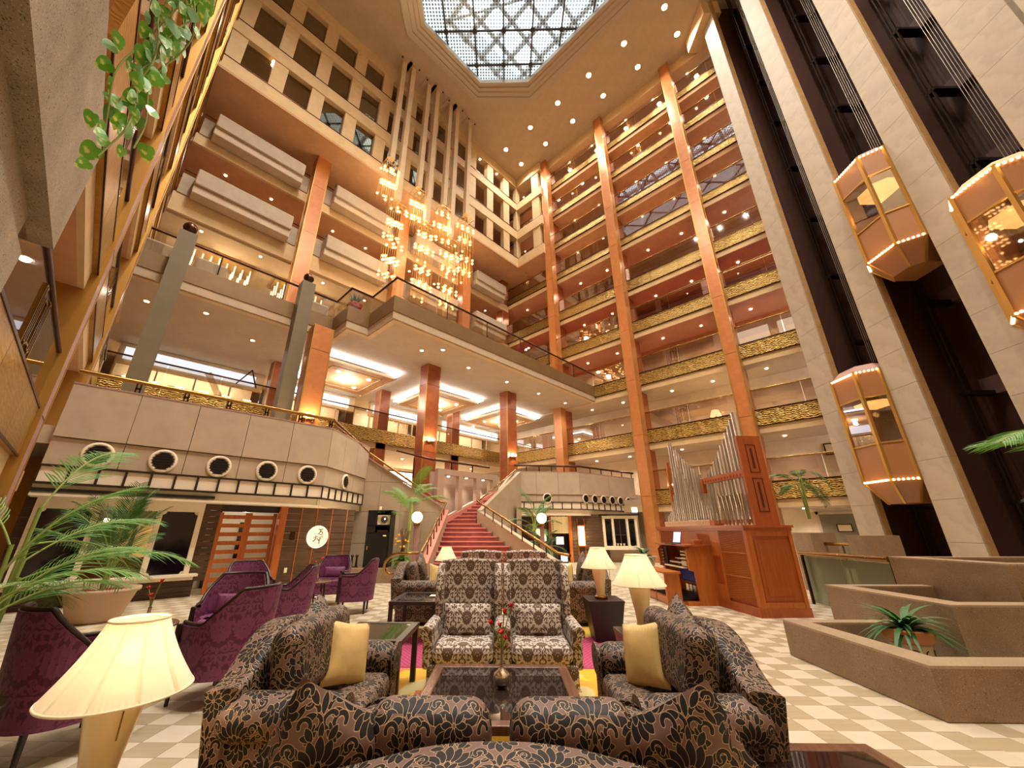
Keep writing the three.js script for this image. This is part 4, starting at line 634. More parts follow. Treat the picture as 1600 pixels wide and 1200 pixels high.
  part(sg, 'lettering', [st([[-0.02, 0.2], [0.03, 0.19], [0.1, 0.2]], 0.011), st([[0.05, 0.19], [0.03, 0.12], [-0.01, 0.08]], 0.012), st([[0.02, 0.13], [0.09, 0.13], [0.1, 0.07], [0.06, 0.05]], 0.011), st([[-0.05, 0.06], [0.02, 0.07], [0.07, 0.04]], 0.01), st([[-0.13, -0.02], [-0.05, 0.0], [0.0, 0.01]], 0.013), st([[-0.06, 0.04], [-0.07, -0.06], [-0.13, -0.12]], 0.014), st([[-0.04, -0.03], [0.03, -0.1]], 0.013), st([[-0.01, -0.02], [0.06, -0.01], [0.05, -0.08], [0.0, -0.06]], 0.01), st([[0.05, 0.0], [0.04, -0.18]], 0.012)], ink, { plain: true });
  part(sg, 'seal', st([[0.09, 0.03], [0.11, 0.0], [0.09, -0.02]], 0.014), ink2, { plain: true }); lightAt('point', sg, [0, 0, 0.14], 0xffd49a, 0.8);
  single('notice_plate', 'small framed notice on the timber wall left of the round sign', 'sign', [box(4.0, 4.12, 1.15, 1.35, z, z + 0.02)], M.bronze, [4.06, 1.25, z]); single('wall_switch', 'small white switch plate low on the timber wall', 'switch', [box(4.0, 4.07, 0.35, 0.47, z, z + 0.015)], M.white, [4.03, 0.4, z]);
}
{
  // right block
  const P = [[0.45, 19.3], [3.7, 19.75], [7.2, 22.3]].map(([x, z]) => { const w = F2W(x, 0, z); return [w.x, w.z]; });
  const g = shell('restaurant_block', [16, 2, -11], { abs: true, label: 'beige restaurant block with porthole vents right of the stairs' }), o = { n: 3, split: 3.05, top: 4.12, fr0: 2.36, fr1: 2.7, fa: 2.15, fw: 0.44 };
  const f1 = blockFace(g, P[0], P[1], o), f2 = blockFace(g, P[1], P[2], { ...o, n: 2 });
  { const p = f1.at(1.62, 0.0); porthole('lone round dark vent right of the stairs', p[0], 2.88, f1.n[0], f1.n[1], p[1], 0.2); }
  for (let i = 0; i < 6; i++) { const p = f2.at(0.35 + i * 0.66, 0.0); porthole(`round dark vent over the right restaurant, ${ORD[i + 1]} of the row of six`, p[0], 2.88, f2.n[0], f2.n[1], p[1], 0.19); }
  const s0 = F2W(-0.9, 0, 14.8), w = shell('wall_stair_right', [12, 1.5, -11], { abs: true }); { const Q = P[0], a = [s0.x, s0.z], L = Math.hypot(Q[0] - a[0], Q[1] - a[1]); for (let i = 0; i < 3; i++) { const t0 = i / 3, t1 = (i + 1) / 3, y = (t) => 1.9 + t * 2.2; part(w, 'panel', upright(a, Q, [[L * t0, 0], [L * t1 - 0.008, 0], [L * t1 - 0.008, y(t1)], [L * t0, y(t0)]], -0.12), M.panelGrey); } }
  const r = thing('terrace_rail', 'bronze handrail on short posts above the right restaurant parapet', 'railing', [15, 4.3, -11], { abs: true }); for (const [a, b] of [[P[0], P[1]], [P[1], P[2]]]) { part(r, 'rail', [rod([a[0], 4.42, a[1]], [b[0], 4.42, b[1]], 0.05, 10)], M.bronze); for (let q = 1; q <= 5; q++) { const t = q / 5.2; part(r, 'post', rod([a[0] + (b[0] - a[0]) * t, 4.1, a[1] + (b[1] - a[1]) * t], [a[0] + (b[0] - a[0]) * t, 4.4, a[1] + (b[1] - a[1]) * t], 0.025), M.bronze); } }
  // lower front, F frame, at Z = 20.2
  const Zr = 20.2, lw = shell('wall_restaurant', [4, 1, Zr], { frame: 'F', abs: true, label: 'timber restaurant front under the right porthole block' });
  part(lw, 'plaster', [fbox(0.5, 0.7, 0, 2.4, 18, 22)], M.panelGrey);
  part(lw, 'soffit', fslab([[0.5, 19.4], [3.7, 19.85], [7, 22.2], [7, 24], [0.5, 24]], 2.1, 2.15), M.whiteWall);
  for (let i = 0; i < 14; i++) { part(lw, 'plank', fbox(3.2, 5.0, i * 0.155 + 0.004, i * 0.155 + 0.15, Zr + 0.02 + (i % 2) * 0.006, Zr + 0.1), M.woodBoard); part(lw, 'plank', fbox(0.7, 2.2, i * 0.155 + 0.004, i * 0.155 + 0.15, Zr + 1.3 + (i % 2) * 0.006, Zr + 1.4), M.woodBoard); }
  part(lw, 'post', [fbox(3.1, 3.24, 0, 2.15, Zr - 0.02, Zr + 0.12), fbox(2.15, 2.28, 0, 2.15, Zr + 0.1, Zr + 0.25)], M.woodDoor); part(lw, 'room_back', fbox(2.2, 3.2, 0, 2.15, Zr + 1.6, Zr + 1.7), M.black);
  part(lw, 'plaster', [fbox(5.0, 6.6, 0, 2.2, Zr + 0.3, Zr + 0.4), fbox(6.6, 8.2, 0, 2.2, Zr + 1.6, Zr + 1.7)], M.panelGrey);
  const no = thing('noren_curtain', 'white split entrance curtain hanging in the right restaurant doorway', 'curtain', [2.65, 2.08, Zr + 0.06], { frame: 'F', abs: true });
  const cur = []; for (let i = 0; i < 30; i++) { const x = 2.26 + i * 0.0295, w2 = 0.0295, dz = 0.012 * Math.sin(i * 1.3); cur.push(fbox(x, x + w2, 1.28, 2.06, Zr + 0.05 + dz, Zr + 0.056 + dz)); } part(no, 'cloth', cur, M.paper); part(no, 'rod', rod([2.2, 2.08, -(Zr + 0.05)], [3.2, 2.08, -(Zr + 0.05)], 0.02), M.woodDark); part(no, 'loop', [0.1, 0.3, 0.5, 0.7].map((x) => fbox(2.26 + x, 2.32 + x, 2.05, 2.11, Zr + 0.04, Zr + 0.07)), M.black);
  const mk = []; for (let i = 0; i < 5; i++) mk.push(fbox(2.31, 2.36, 1.85 - i * 0.1, 1.9 - i * 0.1, Zr + 0.03, Zr + 0.04)); part(no, 'lettering', mk, M.woodBoard);
  const wl = thing('paper_wall_lantern', 'tall glowing paper lantern on the right restaurant wall', 'lamp', [3.68, 1.15, Zr], { frame: 'F', abs: true }); part(wl, 'shade', fbox(3.55, 3.82, 0.75, 1.6, Zr - 0.1, Zr - 0.01), glow(0xffdf9c, 6)); part(wl, 'frame', [fbox(3.5, 3.87, 1.6, 1.66, Zr - 0.12, Zr + 0.02), fbox(3.5, 3.87, 0.69, 0.75, Zr - 0.12, Zr + 0.02), fbox(3.5, 3.54, 0.3, 1.95, Zr - 0.03, Zr + 0.02), fbox(3.83, 3.87, 0.3, 1.95, Zr - 0.03, Zr + 0.02)], M.woodDoor); lightAt('point', wl, [0, 0, 0.35], 0xffdf9c, 2);
  const fan = thing('fan_sign', 'glowing folding-fan shaped sign beside the right restaurant entrance', 'sign', [1.75, 1.1, Zr + 1.2], { frame: 'F', abs: true }); const fs = new THREE.Shape(); fs.absarc(0, 0, 0.5, -0.2, 2.0, false); fs.absarc(0, 0, 0.22, 2.0, -0.2, true); part(fan, 'leaf', new THREE.ExtrudeGeometry(fs, { depth: 0.04, bevelEnabled: false }).translate(1.6, 1.0, -(Zr + 1.15)), glow(0xffdb98, 3.5)); part(fan, 'ribs', [0, 0.5, 1, 1.5].map((t) => rod([1.6, 1.0, -(Zr + 1.14)], [1.6 + 0.5 * Math.cos(t), 1 + 0.5 * Math.sin(t), -(Zr + 1.1)], 0.012)), M.woodDoor);
  const ds = thing('reception_stand', 'dark red reception stand beside the right restaurant entrance', 'stand', [1.75, 0, Zr + 0.6], { frame: 'F', abs: true }); part(ds, 'cabinet', fbox(1.2, 2.05, 0, 0.85, Zr + 0.4, Zr + 0.9), M.woodRed); part(ds, 'top', fbox(1.15, 2.1, 0.85, 0.9, Zr + 0.35, Zr + 0.95), M.woodDark);
  const mb = thing('lit_menu_board', 'small backlit menu board in the right restaurant doorway', 'sign', [2.7, 0.95, Zr + 0.3], { frame: 'F', abs: true }); part(mb, 'face', fbox(2.5, 2.86, 0.78, 1.12, Zr + 0.3, Zr + 0.33), glow(0xffd6a8, 2.5)); part(mb, 'frame', [fbox(2.46, 2.9, 0.72, 0.78, Zr + 0.29, Zr + 0.35), fbox(2.46, 2.9, 1.12, 1.16, Zr + 0.29, Zr + 0.35)], M.woodDark); part(mb, 'leg', [fbox(2.5, 2.54, 0, 0.75, Zr + 0.3, Zr + 0.34), fbox(2.82, 2.86, 0, 0.75, Zr + 0.3, Zr + 0.34)], M.woodDark);
  const fl = thing('floor_lantern', 'small white glowing lantern on the ground by the right entrance', 'lamp', [2.75, 0, Zr - 0.4], { frame: 'F', abs: true }); part(fl, 'shade', [fbox(2.62, 2.88, 0.08, 0.42, Zr - 0.5, Zr - 0.26)], glow(0xfff0d0, 4)); part(fl, 'base', [fbox(2.58, 2.92, 0, 0.08, Zr - 0.54, Zr - 0.22), fbox(2.58, 2.92, 0.42, 0.46, Zr - 0.54, Zr - 0.22)], M.woodDark); lightAt('point', fl, [0, 0.25, 0.35], 0xfff0d0, 1);
  const dc = thing('display_window', 'white display window with three arched dark panes on the right restaurant front', 'window', [5.3, 1.4, Zr], { frame: 'F', abs: true });
  part(dc, 'case', [fbox(4.75, 6.4, 1.95, 2.08, Zr - 0.1, Zr + 0.3), fbox(4.75, 6.4, 0.62, 0.72, Zr - 0.1, Zr + 0.3), fbox(4.65, 6.55, 0.55, 0.62, Zr - 0.16, Zr + 0.3), ...[4.75, 5.18, 5.88, 6.3].map((x) => fbox(x, x + 0.1, 0.72, 1.95, Zr - 0.1, Zr + 0.3))], M.whiteWall);
  part(dc, 'side_pane', [fbox(4.88, 5.16, 0.85, 1.85, Zr, Zr + 0.03), fbox(6.0, 6.28, 0.85, 1.85, Zr, Zr + 0.03), ...[[5.02, 0.85], [5.02, 1.85], [6.14, 0.85], [6.14, 1.85]].map(([x, y]) => cyl(0.14, 0.14, 0.03, 20).rotateX(Math.PI / 2).translate(x, y, -(Zr + 0.015)))], M.darkPane); part(dc, 'window_pane', fbox(5.28, 5.88, 0.72, 1.95, Zr + 0.02, Zr + 0.04), M.darkPane); part(dc, 'muntin', [fbox(5.56, 5.6, 0.72, 1.95, Zr, Zr + 0.05), fbox(5.28, 5.88, 1.2, 1.23, Zr, Zr + 0.05)], M.woodBoard); part(dc, 'dish', [5.4, 5.55, 5.7].map((x) => cyl(0.05, 0.03, 0.1).translate(x, 0.78, -(Zr + 0.0))), M.white); part(dc, 'awning_board', fbox(4.6, 6.5, 2.1, 2.16, Zr - 0.25, Zr + 0.2), M.black);
  const ex = thing('exit_light', 'small glowing white exit box under the right porthole row', 'sign', [6.6, 2.4, 20.9], { frame: 'F', abs: true }); part(ex, 'face', fbox(6.5, 6.75, 2.3, 2.5, 20.9, 20.95), glow(0xe8fff0, 5)); part(ex, 'housing', fbox(6.47, 6.78, 2.27, 2.53, 20.95, 21.05), M.whiteWall);
  const dp = shell('door_passage', [8, 1, 22], { frame: 'F', abs: true }); part(dp, 'panel', fbox(7.0, 8.4, 0, 2.2, 23.6, 23.7), M.black); part(dp, 'leaf', [fbox(6.7, 7.1, 0, 1.6, 22.4, 22.44)], std(0xa8a29a, 0.5));
}
// ---------------------------------------------------------------- crystal light clusters hung from square tubes
{
  const cupG = metric(lathe([[0.012, -0.05], [0.05, -0.035], [0.085, 0.01], [0.1, 0.06], [0.088, 0.06], [0.07, 0.015], [0.02, -0.02]], 10)), bulbG = new THREE.SphereGeometry(0.062, 10, 8);
  const cupM = phy(0xffe6c0, 0.15, { transmission: 0.6, thickness: 0 }), bulbM = glow(0xffe2b4, 9), tubeM = std(0xffffff, 0.7, { map: flat('#c9b08a', 0.04) });
  const L = [[7.25, 21.1, 1, 'tallest left'], [7.87, 18.3, 2, 'lower left'], [9.2, 20.4, 1, 'upper left-of-middle'], [9.85, 18.15, 2, 'lower left-of-middle'], [11.1, 20.4, 1, 'upper right-of-middle'], [11.65, 18.15, 2, 'lower right-of-middle'], [12.95, 20.9, 2, 'far right']];
  L.forEach(([x, y, tiers, w], c) => {
    const z = -15.9 + (c % 2) * 0.12, S = 0.76, g = thing('crystal_chandelier', `${w} cluster of small crystal lights on golden strands under a gold grid`, 'chandelier', [x, y, z], { group: 'hanging crystal light clusters' });
    const fr = []; for (let i = 0; i < 4; i++) { const k = -S / 2 + S * i / 3; fr.push(box(k - 0.014, k + 0.014, -0.014, 0.014, -S / 2, S / 2), box(-S / 2, S / 2, -0.014, 0.014, k - 0.014, k + 0.014)); }
    part(g, 'grid_frame', fr, M.goldPlain, { plain: true });
    part(g, 'hanger', [rod([0, 0, 0], [0, 0.5, 0], 0.012), rod([-S / 2, 0, -S / 2], [0, 0.4, 0], 0.006, 5), rod([S / 2, 0, S / 2], [0, 0.4, 0], 0.006, 5)], M.goldPlain, { plain: true });
    const H = 2.45;
    for (let i = 0; i < 4; i++) for (let j = 0; j < 4; j++) part(g, 'strand', rod([-S / 2 + S * i / 3, -H * tiers - 0.15, -S / 2 + S * j / 3], [-S / 2 + S * i / 3, 0, -S / 2 + S * j / 3], 0.009, 5), M.goldPlain, { plain: true });
    for (let t = 0; t < tiers; t++) {
      for (let i = 0; i < 4; i++) for (let j = 0; j < 4; j++) {
        for (const hf of [0, 1]) { const lv = ((i * 4 + j + hf * 16 + c * 3) * 0.618034) % 1, px = -S / 2 + S * i / 3, pz = -S / 2 + S * j / 3, py = -0.28 - t * H - lv * (H - 0.35);
        const cup = new THREE.Mesh(cupG, cupM), b = new THREE.Mesh(bulbG, bulbM); cup.name = 'crystal_cup'; b.name = 'bulb'; cup.position.set(px, py, pz); b.position.set(0, 0.03, 0); cup.add(b); g.add(cup); }
      }
      lightAt('point', g, [0, -H * (t + 0.5), 0.0], 0xffe6c4, 5, { radius: 10 });
    }
    const tb = thing('ceiling_tube', `tall square beige tube from the ceiling down to the ${w} crystal cluster`, 'ceiling tube', [x, y + 0.5, z], { abs: true, group: 'square tubes carrying the crystal lights' });
    part(tb, 'tube', box(x - 0.15, x + 0.15, y + 0.45, TOP - 0.06, z - 0.15, z + 0.15), tubeM); part(tb, 'ceiling_plate', [box(x - 0.42, x + 0.42, TOP - 0.07, TOP, z - 0.42, z + 0.42)], M.ceil); part(tb, 'bolt', [[-0.3, 0.3], [0.3, 0.3]].map(([a, b]) => cyl(0.05, 0.05, 0.06, 10).translate(x + a, TOP - 0.1, z + b)), M.black);
  });
}
// ---------------------------------------------------------------- pipe organ and its console
{
  const g = thing('pipe_organ', 'reddish wooden pipe organ with two fans of silver pipes beside the lifts', 'organ', [4.3, 0, 7.54], { frame: 'F', turn: 0.09 });
  // local: x = depth to the right, -z = along the front away from the camera
  const L = 3.35, D = 0.86, H = 1.42;
  part(g, 'base', box(-0.03, D + 0.03, 0, 0.14, -L, 0.03), M.woodRed, { plain: true });
  part(g, 'case', box(0.03, D, 0.14, H, -L, 0), M.woodRed, { plain: true });
  part(g, 'side_panel', [box(0.14, D - 0.12, 0.26, 1.22, 0, 0.008), box(0.2, D - 0.18, 0.32, 1.16, 0.008, 0.014)], M.woodRed, { plain: true });
  part(g, 'stile', [box(0.0, 0.1, 0.14, H, -0.06, 0.03), box(D - 0.06, D + 0.01, 0.14, H, -0.06, 0.03), box(0.0, 0.05, 0.14, H, -0.86, -0.8), box(0.0, 0.05, 0.14, H, -2.6, -2.52), box(0, 0.05, 0.14, H, -L, -L + 0.08), box(0.1, D, 1.28, H, 0, 0.02), box(0.1, D, 0.14, 0.22, 0, 0.02)], M.wood, { plain: true });
  part(g, 'front_panel', [box(0.0, 0.03, 0.14, 0.4, -2.52, -0.86), box(0.0, 0.03, 0.9, H, -2.52, -0.86)], M.wood, { plain: true });
  for (const [a, b] of [[-0.8, -0.06], [-3.25, -2.6]]) {
    part(g, 'grille_backing', box(0.035, 0.04, 0.2, H - 0.06, a, b), std(0x4a1d0a, 0.8), { plain: true });
    const s = []; for (let i = 0; i < 20; i++) s.push(box(0.0, 0.022, 0.2, H - 0.06, a + (b - a) * (i + 0.25) / 20, a + (b - a) * (i + 0.6) / 20)); for (let i = 0; i < 30; i++) { const y = 0.2 + 1.16 * i / 30; s.push(bar([0.012, y, a], [0.012, y + 0.1, b], 0.01, 0.012)); } part(g, 'grille', s, M.wood, { plain: true, kind: 'stuff' });
  }
  for (const y of [0.58, 0.98]) part(g, 'grille_rail', box(-0.005, 0.025, y, y + 0.02, -0.8, -0.06), M.wood, { plain: true });
  part(g, 'cornice', [box(-0.06, D + 0.05, H, H + 0.045, -L - 0.03, 0.06), box(-0.03, D + 0.02, H - 0.05, H, -L, 0.04)], M.woodRed, { plain: true });
  const sil = [0xe8e4dc, 0xd6d1c8, 0xc4beb4].map((c) => std(c, 0.26, { metalness: 0.8 }));
  const pipe = (x, z, y0, h, r, m) => { const p = part(g, 'pipe', [cyl(r, r, h, 12).translate(x, y0 + 0.1 + h / 2, z), cyl(r, r * 0.3, 0.1, 12).translate(x, y0 + 0.05, z)], m, { plain: true }); return p; };
  // front rank: a hill rising to the middle
  const n = 46; for (let i = 0; i < n; i++) { const t = i / (n - 1), z = -L + 0.28 + t * 2.0, c = 0.36, d = t < c ? t / c : (1 - t) / (1 - c), h = 0.14 + 1.05 * Math.pow(d, t < c ? 1.9 : 1.35) + 0.12 * d; pipe(0.18 + 0.05 * (i % 2), z, H + 0.06, h, 0.013 + 0.008 * d, sil[i % 3]); }
  part(g, 'pipe_rail', [box(0.1, 0.28, H + 0.045, H + 0.1, -L + 0.2, -1.0), box(0.09, 0.11, H + 0.1, H + 0.16, -L + 0.2, -1.0)], M.woodDoor, { plain: true });
  const teeth = []; for (let i = 0; i < 36; i++) teeth.push(box(0.08, 0.1, H + 0.05, H + 0.17, -L + 0.25 + i * 0.055, -L + 0.27 + i * 0.055)); part(g, 'pipe_feet', teeth, M.paper, { plain: true, kind: 'stuff' });
  // rear rank: falls from the left tower, rises to the right tower
  for (let i = 0; i < 12; i++) { const t = i / 11; pipe(0.5, -L + 0.3 + t * 1.25, H + 0.06, 2.05 - 1.1 * Math.pow(t, 0.9), 0.052 - 0.012 * t, sil[(i + 1) % 3]); }
  for (let i = 0; i < 13; i++) { const t = i / 12; pipe(0.52, -1.72 + t * 1.42, H + 0.06, 0.95 + 1.15 * Math.pow(t, 1.25), 0.034 + 0.026 * t, sil[i % 3]); }
  part(g, 'pipe_brace', [box(0.42, 0.46, H + 0.95, H + 1.08, -1.75, -0.22), box(0.42, 0.46, H + 0.72, H + 0.82, -L + 0.18, -L + 0.7), box(0.4, 0.47, H + 0.75, H + 1.05, -1.76, -1.66)], M.woodDoor, { plain: true });
  const sc = []; for (let i = 0; i < 15; i++) sc.push(cyl(0.03, 0.03, 0.02, 10).rotateZ(Math.PI / 2).translate(0.415, H + 1.0, -1.68 + i * 0.1)); part(g, 'brace_scallop', sc, M.woodRed, { plain: true });
  const tp = part(g, 'tower_panel', [box(0.32, 0.8, H + 0.045, H + 1.72, -0.16, -0.1)], M.woodRed, { plain: true, label: 'tall carved wooden tower panel' });
  part(tp, 'carving', [[0.46, 0.66, 1.0, 1.55], [0.46, 0.66, 0.28, 0.9]].flatMap(([a, b, c, d]) => [box(a, a + 0.012, H + c, H + d, -0.1, -0.092), box(b - 0.012, b, H + c, H + d, -0.1, -0.092), box(a, b, H + d - 0.012, H + d, -0.1, -0.092), box(a, b, H + c, H + c + 0.012, -0.1, -0.092), box((a + b) / 2 - 0.02, (a + b) / 2 + 0.02, H + c + 0.08, H + d - 0.08, -0.1, -0.09)]), std(0x4a1a08, 0.6), { plain: true });
  part(g, 'tower_panel', box(0.4, 0.47, H + 0.045, H + 1.7, -L + 0.12, -L + 0.18), M.woodDoor, { plain: true });
  for (let i = 0; i < 6; i++) part(g, 'reed_pipe', cyl(0.05, 0.012, 0.55, 12).translate(0.26, H + 0.34, -0.92 + i * 0.13), M.chrome, { plain: true });
}
{
  const g = thing('organ_console', 'wooden organ console with three keyboards and stop knobs in front of the pipe organ', 'organ', [3.8, 0, 8.66], { frame: 'F', turn: 0.03 });
  // local: x right, -z away; player sits at low x
  const W = 1.5;
  for (const z of [-0.06, -W]) part(g, 'side_panel', [upright([-0.12, z], [0.55, z], [[0, 0], [0.67, 0], [0.67, 1.07], [0.1, 1.07], [0.0, 0.98], [0.02, 0.62], [0.12, 0.6], [0.14, 0.0]], 0.06), box(-0.24, 0.55, 0, 0.07, z, z + 0.07)], M.wood, { plain: true });
  part(g, 'top', [box(-0.14, 0.58, 1.07, 1.1, -W - 0.02, 0.04)], M.woodRed, { plain: true }); part(g, 'back_panel', box(0.5, 0.54, 0.05, 1.07, -W, 0), M.wood, { plain: true });
  for (let k = 0; k < 3; k++) { const x = -0.1 + k * 0.13, y = 0.64 + k * 0.07; part(g, 'keyboard', box(x, x + 0.14, y, y + 0.025, -W + 0.28, -0.28), M.white, { plain: true }); const bk = []; for (let i = 0; i < 30; i++) if (i % 7 !== 2 && i % 7 !== 6) bk.push(box(x + 0.06, x + 0.13, y + 0.025, y + 0.037, -W + 0.3 + i * 0.03, -W + 0.312 + i * 0.03)); part(g, 'black_keys', bk, M.black, { plain: true }); }
  for (const s of [-0.1, -W + 0.06]) { part(g, 'stop_jamb', box(0.0, 0.3, 0.66, 1.0, s - 0.1, s - 0.08), M.woodDark, { plain: true }); for (let i = 0; i < 4; i++) for (let j = 0; j < 5; j++) part(g, 'stop_knob', cyl(0.016, 0.02, 0.04, 10).rotateZ(Math.PI / 2).translate(-0.03, 0.7 + j * 0.065, s - 0.16 + i * 0.055 * (s < -1 ? 1 : -1)), M.paper, { plain: true }); }
  part(g, 'knob_board', [box(-0.01, 0.02, 0.66, 1.03, -W + 0.02, -W + 0.28), box(-0.01, 0.02, 0.66, 1.03, -0.3, -0.06)], M.woodDark, { plain: true });
  const blue = std(0x2c2f8c, 0.7); part(g, 'knee_cloth', rbox(0.08, 0.3, 1.1, 0.05).translate(0.3, 0.48, -W / 2), blue, { plain: true, label: 'blue cloth under the keyboards' });
  part(g, 'pedal_frame', [box(-0.55, 0.5, 0, 0.05, -W + 0.1, -0.1), box(-0.56, -0.5, 0, 0.14, -W + 0.1, -0.1)], M.wood, { plain: true }); for (let i = 0; i < 26; i++) part(g, 'pedal', box(-0.48, 0.3, 0.07, 0.1 + (i % 2) * 0.03, -W + 0.16 + i * 0.046, -W + 0.185 + i * 0.046), i % 2 ? M.black : M.paper, { plain: true });
  part(g, 'swell_shoe', [0, 1, 2].map((i) => box(0.18, 0.3, 0.14, 0.3, -0.9 + i * 0.16, -0.78 + i * 0.16)), M.silver, { plain: true });
  const lp = thing('laptop', 'open laptop with a bright screen on top of the organ console', 'laptop', F2W(3.72, 1.1, 9.3).toArray(), {}); lp.rotation.y = -FA + 0.03;
  part(lp, 'screen', new THREE.BoxGeometry(0.01, 0.24, 0.36).rotateZ(-0.25).translate(0.09, 0.14, 0), M.black, { plain: true }); part(lp, 'display', new THREE.BoxGeometry(0.004, 0.21, 0.33).rotateZ(-0.25).translate(0.082, 0.142, 0), glow(0xd8dcff, 2), { plain: true }); part(lp, 'keyboard', box(-0.14, 0.07, 0, 0.014, -0.18, 0.18), M.black, { plain: true });
  single('wooden_music_box', 'small dark wooden box on top of the organ console', 'box', rbox(0.16, 0.09, 0.2, 0.01).translate(4.0, 1.145, -8.85), M.woodRed, [4.0, 1.1, 8.85], { frame: 'F' });
  const b = thing('organ_bench', 'long wooden organ bench in front of the console', 'bench', [3.2, 0, 8.72], { frame: 'F', turn: 0.03 });
  for (const z of [-0.05, -1.55]) part(b, 'side_panel', box(0, 0.3, 0, 0.56, z, z + 0.05), M.wood, { plain: true }); part(b, 'seat', rbox(0.34, 0.045, 1.62, 0.01).translate(0.15, 0.58, -0.76), M.wood, { plain: true }); part(b, 'foot_rail', box(0.02, 0.06, 0.02, 0.14, -1.55, -0.05), M.wood, { plain: true });
}
// ---------------------------------------------------------------- woven fabrics drawn on canvases
function damaskTex(size, metres, ground, dark, line, lw, k = 1) {          // half-drop damask: blossoms in an ogee net of leafy scrolls
  const c = document.createElement('canvas'); c.width = size; c.height = size; const x = c.getContext('2d');
  x.fillStyle = ground; x.fillRect(0, 0, size, size); const U = size / 256 * k;
  const petal = (a, r0, r1, w) => { x.save(); x.rotate(a); x.beginPath(); x.moveTo(0, -r0); x.bezierCurveTo(w, -r0 - (r1 - r0) * 0.25, w * 0.9, -r1 + (r1 - r0) * 0.2, 0, -r1); x.bezierCurveTo(-w * 0.9, -r1 + (r1 - r0) * 0.2, -w, -r0 - (r1 - r0) * 0.25, 0, -r0); x.fillStyle = dark; x.fill(); if (lw) { x.lineWidth = lw; x.strokeStyle = line; x.stroke(); } x.restore(); };
  const curl = (px, py, r, a0, a1, w) => { x.beginPath(); x.arc(px, py, r, a0, a1, a1 < a0); x.lineCap = 'round'; if (lw) { x.lineWidth = w + lw * 2; x.strokeStyle = line; x.stroke(); } x.lineWidth = w; x.strokeStyle = dark; x.stroke(); };
  const leafAt = (px, py, a, l, w) => { x.save(); x.translate(px, py); petal(a, 0, l, w); x.restore(); };
  const flower = (px, py) => {
    x.save(); x.translate(px, py);
    for (const s of [-1, 1]) {
      for (let i = 0; i < 5; i++) { const t = i / 4, qx = s * (14 + 38 * Math.sin(t * 2.6)) * U, qy = (-52 + 104 * t) * U; leafAt(qx, qy, s * (0.5 + t * 1.5), 26 * U, 9 * U); }
      curl(s * 52 * U, -40 * U, 9 * U, s > 0 ? 2.4 : 0.7, s > 0 ? 6.6 : -3.4, 6 * U); curl(s * 56 * U, 8 * U, 10 * U, s > 0 ? 2.8 : 0.3, s > 0 ? 7.2 : -4.0, 6.5 * U); curl(s * 40 * U, 50 * U, 9 * U, s > 0 ? 3.4 : -0.3, s > 0 ? 7.4 : -4.2, 6 * U); curl(s * 20 * U, 74 * U, 12 * U, s > 0 ? 3.3 : -0.2, s > 0 ? 5.6 : -2.4, 6 * U);
      leafAt(s * 30 * U, 62 * U, s * 2.5, 30 * U, 8 * U); leafAt(s * 12 * U, 90 * U, s * 2.9, 24 * U, 6 * U);
    }
    for (let i = -4; i <= 4; i++) petal(i * 0.34, 20 * U, (62 - Math.abs(i) * 4) * U, 12 * U);
    for (let i = -3; i <= 3; i++) petal(Math.PI + i * 0.44, 14 * U, (46 - Math.abs(i) * 3) * U, 12 * U);
    for (let i = 0; i < 8; i++) petal(i * 0.785, 3 * U, 24 * U, 8 * U);
    x.restore();
  };
  const crest = (px, py) => { x.save(); x.translate(px, py); for (const s of [-1, 1]) { curl(s * 13 * U, 4 * U, 11 * U, s > 0 ? 2 : 1.1, s > 0 ? 5.6 : -2.5, 6 * U); curl(s * 26 * U, -26 * U, 8 * U, s > 0 ? 1.2 : 1.9, s > 0 ? 4.9 : -1.8, 5 * U); leafAt(s * 8 * U, 16 * U, s * 2.4, 28 * U, 8 * U); leafAt(s * 10 * U, -20 * U, s * 0.6, 30 * U, 8 * U); } petal(0, 6 * U, 36 * U, 8 * U); petal(Math.PI, 4 * U, 30 * U, 7 * U); x.restore(); };
  for (const dx of [-size, 0, size]) for (const dy of [-size, 0, size]) { crest(dx, size * 0.45 + dy); crest(size / 2 + dx, size * 0.95 + dy); flower(size / 2 + dx, size * 0.45 + dy); flower(dx, size * 0.95 + dy); }
  const t = new THREE.CanvasTexture(c); t.colorSpace = THREE.SRGBColorSpace; t.wrapS = t.wrapT = THREE.RepeatWrapping; t.repeat.set(1 / metres, 1 / metres); t.flipY = true; return t;
}
const fabDark = std(0xffffff, 0.62, { map: damaskTex(512, 0.3, '#72594f', '#0c0808', '#c4a478', 3.0, 1.5) });
const fabLight = std(0xffffff, 0.75, { map: damaskTex(512, 0.25, '#d2c9bf', '#65513f', '#8a7360', 0, 1.2) });
const fabPurple = std(0xffffff, 0.6, { map: damaskTex(512, 0.36, '#5c2548', '#7a3c63', '#82446c', 1.0, 1.3) });
const fabYellow = std(0xffffff, 0.5, { map: flat('#e0c07c', 0.1, 0.4) });

